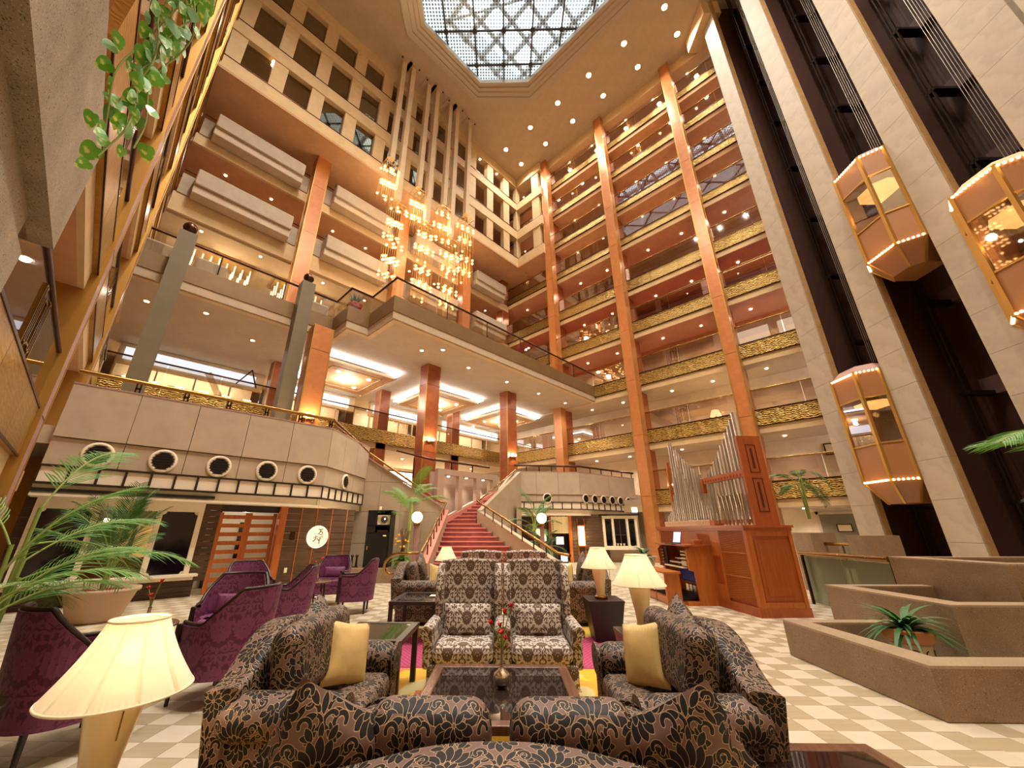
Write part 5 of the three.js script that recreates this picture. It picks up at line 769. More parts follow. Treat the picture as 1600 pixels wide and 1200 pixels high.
function cushion(w, h, d, pinch = 0.14) {                             // plump cushion with drawn-in edges and pointed corners, in the xy plane
  const N = 14, p = [], idx = []; for (let s = 0; s < 2; s++) for (let j = 0; j <= N; j++) for (let i = 0; i <= N; i++) {
    const u = i / N * 2 - 1, v = j / N * 2 - 1, f = Math.pow((1 - u * u) * (1 - v * v), 0.38), px = u * w / 2 * (1 - pinch * (1 - Math.abs(v)) * 0.6), py = v * h / 2 * (1 - pinch * (1 - Math.abs(u)) * 0.6);
    p.push(px, py, (s ? -1 : 1) * f * d / 2); }
  const row = N + 1, off = row * row; for (let s = 0; s < 2; s++) for (let j = 0; j < N; j++) for (let i = 0; i < N; i++) { const a = s * off + j * row + i, b = a + 1, c = a + row, e = c + 1; s ? idx.push(a, c, b, b, c, e) : idx.push(a, b, c, b, e, c); }
  const g = new THREE.BufferGeometry(); g.setAttribute('position', new THREE.Float32BufferAttribute(p, 3)); g.setIndex(idx); g.computeVertexNormals(); return g;
}
// upright back with a rising, curved top edge; local faces +z
function backShape(w, y0, yEdge, yMid, t) {
  const s = new THREE.Shape(); s.moveTo(-w / 2, y0); s.lineTo(w / 2, y0); s.lineTo(w / 2, yEdge); s.bezierCurveTo(w * 0.32, yEdge + 0.01, w * 0.26, yMid, 0, yMid); s.bezierCurveTo(-w * 0.26, yMid, -w * 0.32, yEdge + 0.01, -w / 2, yEdge); s.closePath();
  return new THREE.ExtrudeGeometry(s, { depth: t - 0.06, bevelEnabled: true, bevelSize: 0.03, bevelThickness: 0.03, bevelSegments: 4, curveSegments: 20 }).translate(0, 0, -t / 2 + 0.03);
}
function sofa(name, label, w, d, at, turn, o = {}) {                  // local: faces +z, width along x, centre at origin
  const g = thing(name, label, o.cat ?? 'armchair', at, { frame: 'F', turn, group: o.group }), m = fabDark, sw = w - 0.34, P = { plain: true };
  part(g, 'frame', rbox(w - 0.1, 0.28, d - 0.1, 0.03).translate(0, 0.2, 0), m, P);
  part(g, 'backrest', backShape(w - 0.12, 0.28, Math.min(0.64, (o.frameTop ?? o.top ?? 0.8) - 0.08), o.frameTop ?? o.top ?? 0.8, 0.17).rotateX(d < 0.7 ? -0.16 : -0.1).translate(0, 0.0, -d / 2 + (d < 0.7 ? 0.14 : 0.1)), m, P);
  for (const s of [-1, 1]) {
    const arm = part(g, 'arm', [rbox(0.16, 0.36, d - 0.08, 0.05).translate(s * (w / 2 - 0.11), 0.36, 0), new THREE.CapsuleGeometry(0.105, d - 0.24, 6, 20).rotateX(Math.PI / 2).scale(1.1, 0.92, 1).translate(s * (w / 2 - 0.1), 0.535, 0)], m, P);
    part(arm, 'arm_scroll', [cyl(0.1, 0.1, 0.02, 24).rotateX(Math.PI / 2).scale(1.1, 0.92, 1).translate(s * (w / 2 - 0.1), 0.535, d / 2 - 0.02), rbox(0.13, 0.36, 0.02, 0.01).translate(s * (w / 2 - 0.11), 0.3, d / 2 - 0.03)], m, P);
  }
  const n = o.n ?? 1; for (let i = 0; i < n; i++) { const cw = sw / n, cx = -sw / 2 + cw * (i + 0.5); part(g, 'seat_cushion', rbox(cw - 0.012, 0.15, d - 0.22, 0.06, 4).translate(cx, 0.405, 0.09), m, P); part(g, 'back_cushion', rbox(cw - (o.gap ?? 0.02), 0.36, 0.17, 0.08, 4).rotateX(-0.14).translate(cx, (o.top ?? 0.8) - 0.14, -d / 2 + 0.23), m, P); }
  for (const s of [-1, 1]) for (const q of [-1, 1]) part(g, 'foot', cyl(0.03, 0.022, 0.07, 12).translate(s * (w / 2 - 0.14), 0.035, q * (d / 2 - 0.12)), M.woodDark, P);
  return g;
}
function pillow(label, at, w, h, d, mat, rot, o = {}) { const g = thing('throw_pillow', label, 'pillow', at, { frame: 'F', turn: rot[1], group: o.group }); const c = cushion(w, h, d).rotateZ(rot[2]).rotateX(rot[0]); part(g, 'cover', c, mat, { plain: true }); if (mat === fabYellow) part(g, 'button_seam', new THREE.TorusGeometry(0.02, 0.004, 6, 12).rotateX(rot[0]).translate(0, 0, d * 0.4), M.ceramic, { plain: true }); return g; }
const R90 = Math.PI / 2;
sofa('sofa', 'floral brown and black two-cushion sofa in the foreground, seen from behind', 1.3, 0.8, [-0.02, 0, 1.82], Math.PI, { cat: 'sofa', n: 2, top: 0.775, frameTop: 0.715, gap: 0.06 });
sofa('armchair', 'floral brown armchair left of the coffee table, near the foreground, with a yellow pillow', 1.14, 0.63, [-1.06, 0, 2.72], R90, { top: 0.84 });
sofa('armchair', 'floral brown armchair right of the coffee table, near the foreground, with a yellow pillow', 1.14, 0.63, [0.92, 0, 2.72], -R90, { top: 0.84 });
sofa('armchair', 'floral brown armchair of the far seating group, on the stairs side left', 1.16, 0.84, [-1.34, 0, 7.3], R90, { top: 0.84 });
sofa('armchair', 'floral brown armchair of the far seating group, behind the right table lamps', 1.16, 0.84, [1.18, 0, 7.3], -R90, { top: 0.84 });
pillow('patterned square pillow at the left end of the foreground sofa', [-0.6, 0.64, 1.6], 0.42, 0.44, 0.17, fabDark, [-0.35, Math.PI + 0.25, 0.5]);
pillow('patterned square pillow at the right end of the foreground sofa', [0.58, 0.64, 1.6], 0.42, 0.44, 0.17, fabDark, [-0.35, Math.PI - 0.25, -0.5]);
pillow('patterned pillow leaning on the back of the near left armchair', [-1.22, 0.69, 2.88], 0.44, 0.44, 0.18, fabDark, [-0.25, R90, 0.35]);
pillow('patterned pillow leaning on the back of the near right armchair', [1.1, 0.69, 2.88], 0.44, 0.44, 0.18, fabDark, [-0.25, -R90, -0.35]);
pillow('yellow pillow standing on the near left armchair', [-1.0, 0.64, 2.86], 0.32, 0.34, 0.13, fabYellow, [-0.25, R90 - 0.55, -0.22]);
pillow('yellow pillow standing on the near right armchair', [0.86, 0.64, 2.86], 0.32, 0.34, 0.13, fabYellow, [-0.25, -R90 + 0.55, 0.22]);
pillow('yellow pillow on the far left floral armchair', [-1.18, 0.64, 7.35], 0.36, 0.36, 0.14, fabYellow, [-0.2, R90 - 0.6, -0.2]); pillow('yellow pillow on the far right floral armchair', [1.02, 0.64, 7.35], 0.36, 0.36, 0.14, fabYellow, [-0.2, -R90 + 0.6, 0.2]);
pillow('dark patterned pillow on the far left floral armchair', [-1.46, 0.74, 7.4], 0.46, 0.46, 0.18, fabDark, [-0.2, R90, 0.4]); pillow('dark patterned pillow on the far right floral armchair', [1.32, 0.74, 7.4], 0.46, 0.46, 0.18, fabDark, [-0.2, -R90, -0.4]);
// high wing chairs
function wingChair(label, at, turn, group) {                           // local: faces +z
  const g = thing('wing_chair', label, 'armchair', at, { frame: 'F', turn, group }), m = fabLight, P = { plain: true }, w = 0.66, d = 0.72;
  part(g, 'frame', rbox(w - 0.06, 0.2, d - 0.08, 0.04).translate(0, 0.22, 0.02), m, P);
  part(g, 'seat_cushion', rbox(w - 0.14, 0.14, d - 0.14, 0.06, 4).translate(0, 0.385, 0.06), m, P);
  const bs = new THREE.Shape(); bs.moveTo(-0.26, 0); bs.lineTo(0.26, 0); bs.lineTo(0.27, 0.62); bs.quadraticCurveTo(0, 0.66, -0.27, 0.62); bs.closePath();
  part(g, 'backrest', new THREE.ExtrudeGeometry(bs, { depth: 0.05, bevelEnabled: true, bevelSize: 0.03, bevelThickness: 0.03, bevelSegments: 4 }).translate(0, 0.39, -0.03).rotateX(-0.09).translate(0, 0.035, -d / 2 + 0.1), m, P);
  for (const s of [-1, 1]) {
    const ws = new THREE.Shape(); ws.moveTo(0, 0); ws.lineTo(0.1, 0); ws.bezierCurveTo(0.2, 0.12, 0.2, 0.38, 0.12, 0.5); ws.quadraticCurveTo(0.08, 0.54, 0, 0.54); ws.closePath();
    part(g, 'wing', new THREE.ExtrudeGeometry(ws, { depth: 0.035, bevelEnabled: true, bevelSize: 0.02, bevelThickness: 0.02, bevelSegments: 3 }).rotateY(-R90).translate(s * 0.29 + 0.018, 0.5, -d / 2 + 0.07).rotateX(-0.05), m, P);
    const arm = part(g, 'arm', [rbox(0.09, 0.26, d - 0.16, 0.03).translate(s * 0.3, 0.4, 0.03), new THREE.CapsuleGeometry(0.055, d - 0.26, 6, 16).rotateX(R90).translate(s * 0.315, 0.54, 0.03)], m, P);
    part(arm, 'arm_scroll', cyl(0.052, 0.052, 0.02, 20).rotateX(R90).translate(s * 0.315, 0.54, d / 2 - 0.04), m, P);
    for (const q of [-1, 1]) part(g, 'leg', cyl(0.025, 0.016, 0.13, 10).translate(s * 0.26, 0.065, q * 0.27), M.woodDark, P);
  }
  return g;
}
wingChair('tall grey damask wing chair behind the coffee table, left of the front pair', [-0.365, 0, 4.16], 0); wingChair('tall grey damask wing chair behind the coffee table, right of the front pair', [0.305, 0, 4.16], 0);
wingChair('tall grey damask wing chair of the back pair, seen from behind, left one', [-0.36, 0, 6.85], Math.PI); wingChair('tall grey damask wing chair of the back pair, seen from behind, right one', [0.32, 0, 6.85], Math.PI);
for (const [x, w] of [[-0.365, 'left'], [0.305, 'right']]) { const g = thing('lumbar_pillow', `small rectangular damask pillow on the ${w} front wing chair`, 'pillow', [x, 0.58, 4.22], { frame: 'F' }); part(g, 'cover', cushion(0.44, 0.26, 0.13, 0.06).rotateX(-0.2), fabLight, { plain: true }); }
// ---------------------------------------------------------------- tables
function glassTable(name, label, at, w, d, h, wood, turn = 0) {
  const g = thing(name, label, 'table', at, { frame: 'F', turn }), P = { plain: true }, f = 0.07;
  part(g, 'top_frame', [rbox(w, 0.045, f, 0.008).translate(0, h - 0.022, d / 2 - f / 2), rbox(w, 0.045, f, 0.008).translate(0, h - 0.022, -d / 2 + f / 2), rbox(f, 0.045, d - 2 * f + 0.01, 0.008).translate(w / 2 - f / 2, h - 0.022, 0), rbox(f, 0.045, d - 2 * f + 0.01, 0.008).translate(-w / 2 + f / 2, h - 0.022, 0)], wood, P);
  part(g, 'glass_top', new THREE.BoxGeometry(w - 2 * f, 0.012, d - 2 * f).translate(0, h - 0.01, 0), phy(0x2a1f1a, 0.03, {}), P);
  part(g, 'shelf', new THREE.BoxGeometry(w - 2 * f, 0.02, d - 2 * f).translate(0, h - 0.035, 0), M.woodDark, P);
  for (const s of [-1, 1]) for (const q of [-1, 1]) part(g, 'leg', rbox(0.05, h - 0.045, 0.05, 0.006).translate(s * (w / 2 - 0.03), (h - 0.045) / 2, q * (d / 2 - 0.03)), wood, P);
  return g;
}
const woodTop = std(0xffffff, 0.25, { map: woodTex('#5a3a2a', '#8a6248', 0.8) });
glassTable('coffee_table', 'large brown coffee table with a reflecting glass top between the armchairs', [-0.04, 0, 2.98], 0.98, 1.0, 0.42, woodTop);
glassTable('side_table', 'dark square table with a glass top behind the near left armchair', [-1.18, 0, 4.13], 0.62, 0.74, 0.5, M.woodDark); glassTable('side_table', 'dark square table with a glass top left of the front wing chairs, the farther one', [-1.22, 0, 6.14], 0.62, 0.86, 0.5, M.woodDark);
glassTable('coffee_table', 'dark glass-topped table corner at the bottom right edge', [1.34, 0, 1.86], 0.7, 0.96, 0.42, woodTop);
single('table_card', 'small white card lying on the farther dark side table', 'card', rbox(0.1, 0.004, 0.16, 0.001).translate(-1.02, 0.505, -6.2), M.white, [-1.02, 0.5, 6.2], { frame: 'F' });
function pedestal(label, X, Z, h) { const g = thing('pedestal_table', label, 'table', [X, 0, Z], { frame: 'F' }); const q = new THREE.CylinderGeometry(0.33, 0.23, h - 0.03, 4).rotateY(Math.PI / 4).translate(0, (h - 0.03) / 2, 0).toNonIndexed(); q.computeVertexNormals(); part(g, 'body', q, std(0x1c1012, 0.4), { plain: true }); part(g, 'top', rbox(0.48, 0.03, 0.48, 0.006).translate(0, h - 0.015, 0), M.woodDark, { plain: true }); return g; }
pedestal('dark tapered pedestal table under the farther right lamp', 1.33, 6.05, 0.5); pedestal('dark tapered pedestal table under the nearer right lamp', 1.27, 4.1, 0.5); pedestal('dark pedestal table at the lower left under the large near lamp', -1.58, 1.9, 0.36); pedestal('dark pedestal table behind the far left armchair under the small far lamp', -1.3, 9.1, 0.4);
function tableLamp(label, X, Z, y, k = 1) {
  const g = thing('table_lamp', label, 'lamp', [X, y, Z], { frame: 'F' }), P = { plain: true };
  part(g, 'base', [lathe([[0, 0], [0.085, 0], [0.09, 0.02], [0.075, 0.035], [0.06, 0.045], [0, 0.045]])], M.brass, P);
  part(g, 'body', lathe([[0.062, 0.04], [0.055, 0.07], [0.064, 0.16], [0.09, 0.3], [0.097, 0.355], [0.085, 0.395], [0.04, 0.41], [0.03, 0.43], [0, 0.43]]), M.ceramic, P);
  part(g, 'stem', cyl(0.01, 0.01, 0.22, 10).translate(0, 0.52, 0), M.brass, P);
  const n = 160, pos = [], idx = []; for (let j = 0; j <= 8; j++) { const t = j / 8, r = 0.1 + (0.24 - 0.1) * t - 0.012 * Math.sin(Math.PI * t); for (let i = 0; i <= n; i++) { const a = i / n * Math.PI * 2, rr2 = r * (1 + (i % 2 ? 0.022 : -0.022) + (i % 16 === 0 ? -0.07 : i % 16 === 1 ? -0.03 : 0)); pos.push(Math.cos(a) * rr2, 0.64 - 0.26 * t, Math.sin(a) * rr2); } }
  for (let j = 0; j < 8; j++) for (let i = 0; i < n; i++) { const a = j * (n + 1) + i, b = a + 1, c = a + n + 1, d = c + 1; idx.push(a, b, c, b, d, c); }
  const sg = new THREE.BufferGeometry(); sg.setAttribute('position', new THREE.Float32BufferAttribute(pos, 3)); sg.setIndex(idx); sg.computeVertexNormals();
  const shade = part(g, 'lamp_shade', sg, phy(0xf6e8cc, 0.9, { transmission: 0.4, thickness: 0, side: THREE.DoubleSide }), P);
  part(shade, 'shade_trim', [new THREE.TorusGeometry(0.102, 0.005, 6, 48).rotateX(R90).translate(0, 0.64, 0), new THREE.TorusGeometry(0.242, 0.005, 6, 64).rotateX(R90).translate(0, 0.38, 0)], M.paper, P);
  part(g, 'bulb', new THREE.SphereGeometry(0.035, 14, 10).translate(0, 0.52, 0), glow(WARM2, 5), P);
  part(g, 'switch_chain', rod([0.12, 0.26, 0.1], [0.12, 0.4, 0.1], 0.003, 5), M.brass, P);
  lightAt('point', g, [0, 0.52, 0], 0xffdcae, POWER.table * k, { radius: 2 }); return g;
}
tableLamp('large table lamp with a pleated cream shade in the lower left foreground', -1.58, 1.9, 0.36, 1.0); tableLamp('cream table lamp with a pleated shade on the nearer right pedestal', 1.27, 4.15, 0.5); tableLamp('cream table lamp with a pleated shade on the farther right pedestal', 1.31, 6.03, 0.5); tableLamp('small-looking cream table lamp in front of the stairs', -1.27, 9.1, 0.4);
// silver vase with red flowers
function redFlower(y0, blooms, g, P) { for (const [x, y, z] of blooms) { const st = part(g, 'stem', tube([[0, y0, 0], [x * 0.4, (y + y0) / 2, z * 0.4], [x, y, z]], 0.004, 12, 5), M.stem, P); const bl = []; for (let i = 0; i < 9; i++) { const a = rr(0, 6.28), t = rr(0.4, 1.4); bl.push(new THREE.ConeGeometry(0.011, 0.032, 5).translate(0, 0.012, 0).rotateX(t).rotateY(a).translate(x, y, z)); } part(st, 'blossom', bl, M.flower, P); } }
{ const g = thing('flower_vase', 'round silver bud vase with red flowers on the glass coffee table', 'vase', [-0.03, 0.42, 3.02], { frame: 'F' }), P = { plain: true }; part(g, 'vase', lathe([[0, 0], [0.03, 0.002], [0.048, 0.02], [0.056, 0.05], [0.048, 0.075], [0.02, 0.095], [0.009, 0.11], [0.008, 0.22], [0.013, 0.235], [0.006, 0.23], [0, 0.2]], 32), M.chrome, P); redFlower(0.2, [[-0.07, 0.36, 0.03], [0.02, 0.42, 0], [0.0, 0.31, 0.05], [0.07, 0.45, -0.04], [0.03, 0.28, 0.05], [-0.01, 0.33, -0.05]], g, P); }
// ---------------------------------------------------------------- rug
{
  const S = 1024, c = document.createElement('canvas'); c.width = S / 2; c.height = S; const x = c.getContext('2d'); const w = S / 2;
  x.fillStyle = '#d9a53a'; x.fillRect(0, 0, w, S);
  const col = ['#e8c33c', '#d8c47a', '#c9b24a', '#e6b02e', '#cdbf86', '#b6a85a', '#d98f6a', '#c9738a']; let q = 5; const r2 = () => { q = (q * 1664525 + 1013904223) >>> 0; return q / 4294967296; };
  for (let i = 0; i < 170; i++) { x.fillStyle = col[Math.floor(r2() * col.length)]; x.beginPath(); const px = r2() * w, py = r2() * S, a = 18 + r2() * 50; x.ellipse(px, py, a, a * (0.3 + r2() * 0.4), r2() * 3, 0, 6.3); x.fill(); }
  x.strokeStyle = '#b5456a'; x.lineWidth = 1.5; for (let i = 0; i < 40; i++) { const px = r2() * w, py = r2() * S; for (let k = 0; k < 16; k++) { x.beginPath(); x.arc(px + (k % 6) * 6, py + Math.floor(k / 6) * 6, 2, 0, 6.3); x.stroke(); } }
  const band = (y0, y1, x0 = 0, x1 = w) => { x.fillStyle = '#a5345c'; x.fillRect(x0, y0, x1 - x0, y1 - y0); x.fillStyle = '#d0718f'; for (let yy = y0 + 6; yy < y1 - 6; yy += 5) for (let xx = x0 + 4; xx < x1 - 4; xx += 9) { x.fillRect(xx + (((yy - y0) / 5 | 0) % 2) * 4, yy, 5, 2); } x.fillStyle = '#8a2449'; x.fillRect(x0, y0 + 2, x1 - x0, 2); x.fillRect(x0, y1 - 4, x1 - x0, 2); };
  // v from the near edge (Z 0.9) to the far edge (Z 9.2); canvas rows run far to near
  const row = (Z) => S * (9.2 - Z) / 8.3; band(row(6.15), row(4.85)); band(0, S, 0, 26); band(0, S, w - 26, w); band(0, 24);
  const t = new THREE.CanvasTexture(c); t.colorSpace = THREE.SRGBColorSpace;
  const g = thing('rug', 'patterned yellow rug with a magenta woven band under the seating groups', 'rug', [-0.15, 0, 5.05], { frame: 'F' });
  const top = new THREE.PlaneGeometry(3.16, 8.26, 1, 1).rotateX(-R90).translate(0, 0.0125, 0); part(g, 'pile', top, std(0xffffff, 0.95, { map: t }), { plain: true, keepUV: true }); part(g, 'backing', rbox(3.2, 0.012, 8.3, 0.004).translate(0, 0.006, 0), std(0x8a2449, 0.95), { plain: true });
}
// ---------------------------------------------------------------- purple club chairs with dark wooden rims
function tubChair(label, at, turn, group) {                             // local: faces +z
  const g = thing('purple_club_chair', label, 'armchair', at, { frame: 'F', turn, group }), P = { plain: true }, m = fabPurple;
  // shell: U-shaped wall whose top falls from the back to the arms
  const path = (t) => { const a = -2.35 + 4.7 * t; return [Math.sin(a) * 0.33 * (1 + 0.03 * Math.cos(a)), -Math.cos(a) * 0.3 * 1 - 0.02 + (Math.abs(a) > 1.57 ? (Math.abs(a) - 1.57) * 0.12 : 0)]; };
  const topY = (t) => { const s = Math.abs(t - 0.5) * 2; return s < 0.3 ? 0.86 : 0.86 - 0.27 * Math.pow(Math.min(1, (s - 0.3) / 0.38), 0.9) * 1; };
  const wall = (n, rin, y0, topF, lean) => { const pos = [], idx = []; for (let i = 0; i <= n; i++) { const t = i / n, [x, z] = path(t), ty = topF(t), r = Math.hypot(x, z); for (const [k, y] of [[1, y0], [1 + 0.14 * lean(ty), ty], [1 - rin + 0.14 * lean(ty), ty], [1 - rin, y0]]) pos.push(x * k, y, z * k); } for (let i = 0; i < n; i++) for (let j = 0; j < 4; j++) { const a = i * 4 + j, b = i * 4 + (j + 1) % 4, c = a + 4, d = b + 4; idx.push(a, b, c, b, d, c); } idx.push(0, 2, 1, 0, 3, 2); const e = n * 4; idx.push(e, e + 1, e + 2, e, e + 2, e + 3); const q = new THREE.BufferGeometry(); q.setAttribute('position', new THREE.Float32BufferAttribute(pos, 3)); q.setIndex(idx); const r = q.toNonIndexed(); r.computeVertexNormals(); return r; };
  part(g, 'shell', wall(40, 0.16, 0.2, topY, (y) => Math.max(0, (y - 0.5) / 0.36)), m, P);
  const rim = []; for (let i = 0; i <= 40; i++) { const t = i / 40, [x, z] = path(t), y = topY(t), k = 0.92 + 0.14 * Math.max(0, (y - 0.5) / 0.36); rim.push([x * k, y + 0.01, z * k]); } part(g, 'wooden_rim', tube(rim, 0.019, 60, 8), M.woodDark, P);
  part(g, 'seat_cushion', [new THREE.CylinderGeometry(0.27, 0.27, 0.14, 28).scale(1, 1, 0.95).translate(0, 0.4, 0.02), rbox(0.48, 0.14, 0.24, 0.05).translate(0, 0.4, 0.16)], m, P); part(g, 'frame', [new THREE.CylinderGeometry(0.3, 0.29, 0.14, 28).translate(0, 0.27, 0), rbox(0.54, 0.14, 0.26, 0.02).translate(0, 0.27, 0.14)], m, P);
  part(g, 'lumbar_cushion', cushion(0.42, 0.22, 0.13, 0.05).rotateX(-0.2).translate(0, 0.56, -0.13), m, P);
  for (const s of [-1, 1]) { part(g, 'arm_post', rbox(0.045, 0.4, 0.05, 0.01).translate(s * 0.27, 0.4, 0.26), M.woodDark, P); for (const q of [0.24, -0.2]) part(g, 'leg', cyl(0.022, 0.014, 0.22, 8).translate(s * 0.24, 0.11, q), M.woodDark, P); }
  return g;
}
const PC = 'purple club chairs around the left round tables';
tubChair('purple club chair with its back to the seating group, nearest the camera but one', [-2.55, 0, 4.1], -R90 - 0.15); tubChair('purple club chair facing the camera beyond the near round table', [-3.15, 0, 5.0], 0.25); tubChair('purple club chair at the far lower left, mostly behind palm leaves', [-3.05, 0, 3.2], Math.PI - 0.5);
tubChair('purple club chair in the middle of the left row, seen from behind', [-3.15, 0, 6.25], Math.PI + 0.9 + 1.2); tubChair('purple club chair in front of the slatted door', [-4.3, 0, 7.2], 0.9); tubChair('purple club chair facing the camera near the round sign', [-3.55, 0, 8.75], 0.15); tubChair('purple club chair seen from the side nearest the stairs', [-2.75, 0, 7.95], -R90 + 0.2);
function roundTable(label, X, Z) { const g = thing('round_table', label, 'table', [X, 0, Z], { frame: 'F' }), P = { plain: true }; part(g, 'top', lathe([[0, 0.52], [0.24, 0.52], [0.255, 0.535], [0.25, 0.55], [0, 0.55]], 36), woodTop, P); for (let i = 0; i < 4; i++) { const a = i * R90 + 0.6; part(g, 'leg', rod([0.15 * Math.cos(a), 0.52, 0.15 * Math.sin(a)], [0.19 * Math.cos(a), 0, 0.19 * Math.sin(a)], 0.014), M.woodDark, P); } part(g, 'lower_ring', new THREE.TorusGeometry(0.16, 0.01, 6, 24).rotateX(R90).translate(0, 0.3, 0), M.woodDark, P); const v = thing('flower_vase', 'slim glass vase of red flowers on the ' + label, 'vase', [X, 0.55, Z], { frame: 'F' }); part(v, 'vase', lathe([[0, 0], [0.03, 0.003], [0.035, 0.04], [0.012, 0.1], [0.014, 0.14], [0.01, 0.14], [0.008, 0.1], [0, 0.02]], 20), M.chrome, P); redFlower(0.12, [[-0.05, 0.3, 0.02], [0.03, 0.34, 0], [0.06, 0.36, 0.02], [0.0, 0.24, 0.03], [-0.02, 0.2, -0.02]], v, P); }
roundTable('round wooden table by the far purple chairs', -3.3, 7.5); roundTable('round wooden table behind the near lamp', -3.35, 4.1);
// ---------------------------------------------------------------- stone fountain tiers, glass rail
{
  const rim = (pts, y, w, inner) => { };
  const tier = (label, o, y, inn, base = 0) => { const g = thing('stone_basin', label, 'fountain', [o[0][0], base, o[0][1]], { frame: 'F', abs: true });
    const ex = (p, h, a, b) => { const s = slab(p.map(fp), a, b, h ? [h.map(fp)] : []); return s; };
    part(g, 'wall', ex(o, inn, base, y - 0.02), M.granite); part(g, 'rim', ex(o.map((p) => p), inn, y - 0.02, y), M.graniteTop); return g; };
  const inset = (X0, Z0, Z1, X1, t, c) => [[X0 + t, Z0 + t + c], [X0 + t, Z1 - t], [X1, Z1 - t], [X1, Z0 + t], [X0 + t + c, Z0 + t]];
  const t1 = tier('low front basin of speckled brown stone holding a potted plant', [[3.35, 3.72], [3.35, 5.46], [8.2, 5.46], [8.2, 3.72]], 0.36, [[3.62, 3.96], [3.58, 5.3], [8.0, 5.3], [8.0, 3.96]]);
  part(t1, 'basin_floor', fbox(3.5, 8.1, 0.0, 0.08, 3.9, 5.35), std(0xffffff, 0.5, { map: flat('#a8a294', 0.06) })); const gr = []; for (let i = 0; i < 40; i++) gr.push(fbox(3.6, 8, 0.08, 0.095, 4.0 + i * 0.033, 4.015 + i * 0.033)); part(t1, 'grating', gr, std(0xd8d8cc, 0.5), { kind: 'stuff' });
  const t2 = tier('middle basin of speckled brown stone behind the potted plant', [[4.62, 4.66], [4.62, 6.36], [9, 6.36], [9, 4.66]], 0.64, [[4.9, 4.86], [4.88, 6.2], [8.8, 6.2], [8.8, 4.86]], 0.0); part(t2, 'basin_floor', fbox(4.8, 8.9, 0.3, 0.36, 4.8, 6.25), std(0x3b342e, 0.15));
  const t3 = tier('tall back basin wall of speckled brown stone below the lifts', [[6.0, 5.2], [6.0, 6.75], [11.6, 6.75], [11.6, 5.2]], 0.99, [[6.3, 5.45], [6.3, 6.6], [11.4, 6.6], [11.4, 5.45]]); part(t3, 'basin_floor', fbox(6.2, 11.5, 0.6, 0.66, 5.4, 6.65), std(0x3b342e, 0.15));
  const s = (label, a) => single('stone_block', label, 'block', fbox(...a), M.granite, [a[0], a[2], a[4]], { frame: 'F' });
  s('upright speckled stone block between the glass rail and the lifts', [7.5, 8.12, 0, 1.28, 8.72, 9.3]); s('upright speckled stone block right behind the organ', [7.5, 8.1, 0, 1.33, 10.36, 11.0]); s('long low speckled stone wall under the lift shafts', [11.3, 11.9, 0, 0.5, 6.9, 8.9]);
  const g = thing('glass_balustrade', 'frosted glass balustrade with a brass handrail between the organ and the stone basins', 'railing', [6.1, 0, 7.8], { frame: 'F', abs: true }); part(g, 'handrail', rod([6.0, 0.95, -6.75], [6.2, 0.93, -9.0], 0.045, 14), M.brass); for (let i = 0; i < 2; i++) part(g, 'glass_pane', bar([6.05 + i * 0.1, 0.45, -(6.8 + i * 1.12)], [6.14 + i * 0.1, 0.45, -(7.88 + i * 1.1)], 0.015, 0.86), phy(0xb9c2ac, 0.25, { transmission: 0.7, thickness: 0 })); part(g, 'post', [fbox(6.03, 6.07, 0, 0.9, 6.76, 6.8), fbox(6.15, 6.19, 0, 0.9, 8.9, 8.94)], M.bronze);
  const r = thing('brass_rail', 'short brass rail between the two upright stone blocks', 'railing', [8.2, 0.9, 10.4], { frame: 'F', abs: true }); part(r, 'rail', rod([7.8, 1.08, -9.3], [7.8, 1.08, -10.36], 0.04), M.brass); part(r, 'rail_lower', rod([7.8, 0.0, -9.85], [7.8, 1.08, -9.85], 0.02), M.brass);
  const dd = shell('door_gallery', [10, 1, 15], { frame: 'F', abs: true, label: 'grey door with a framed sign behind the lifts' }); const w = (a) => a; 
}
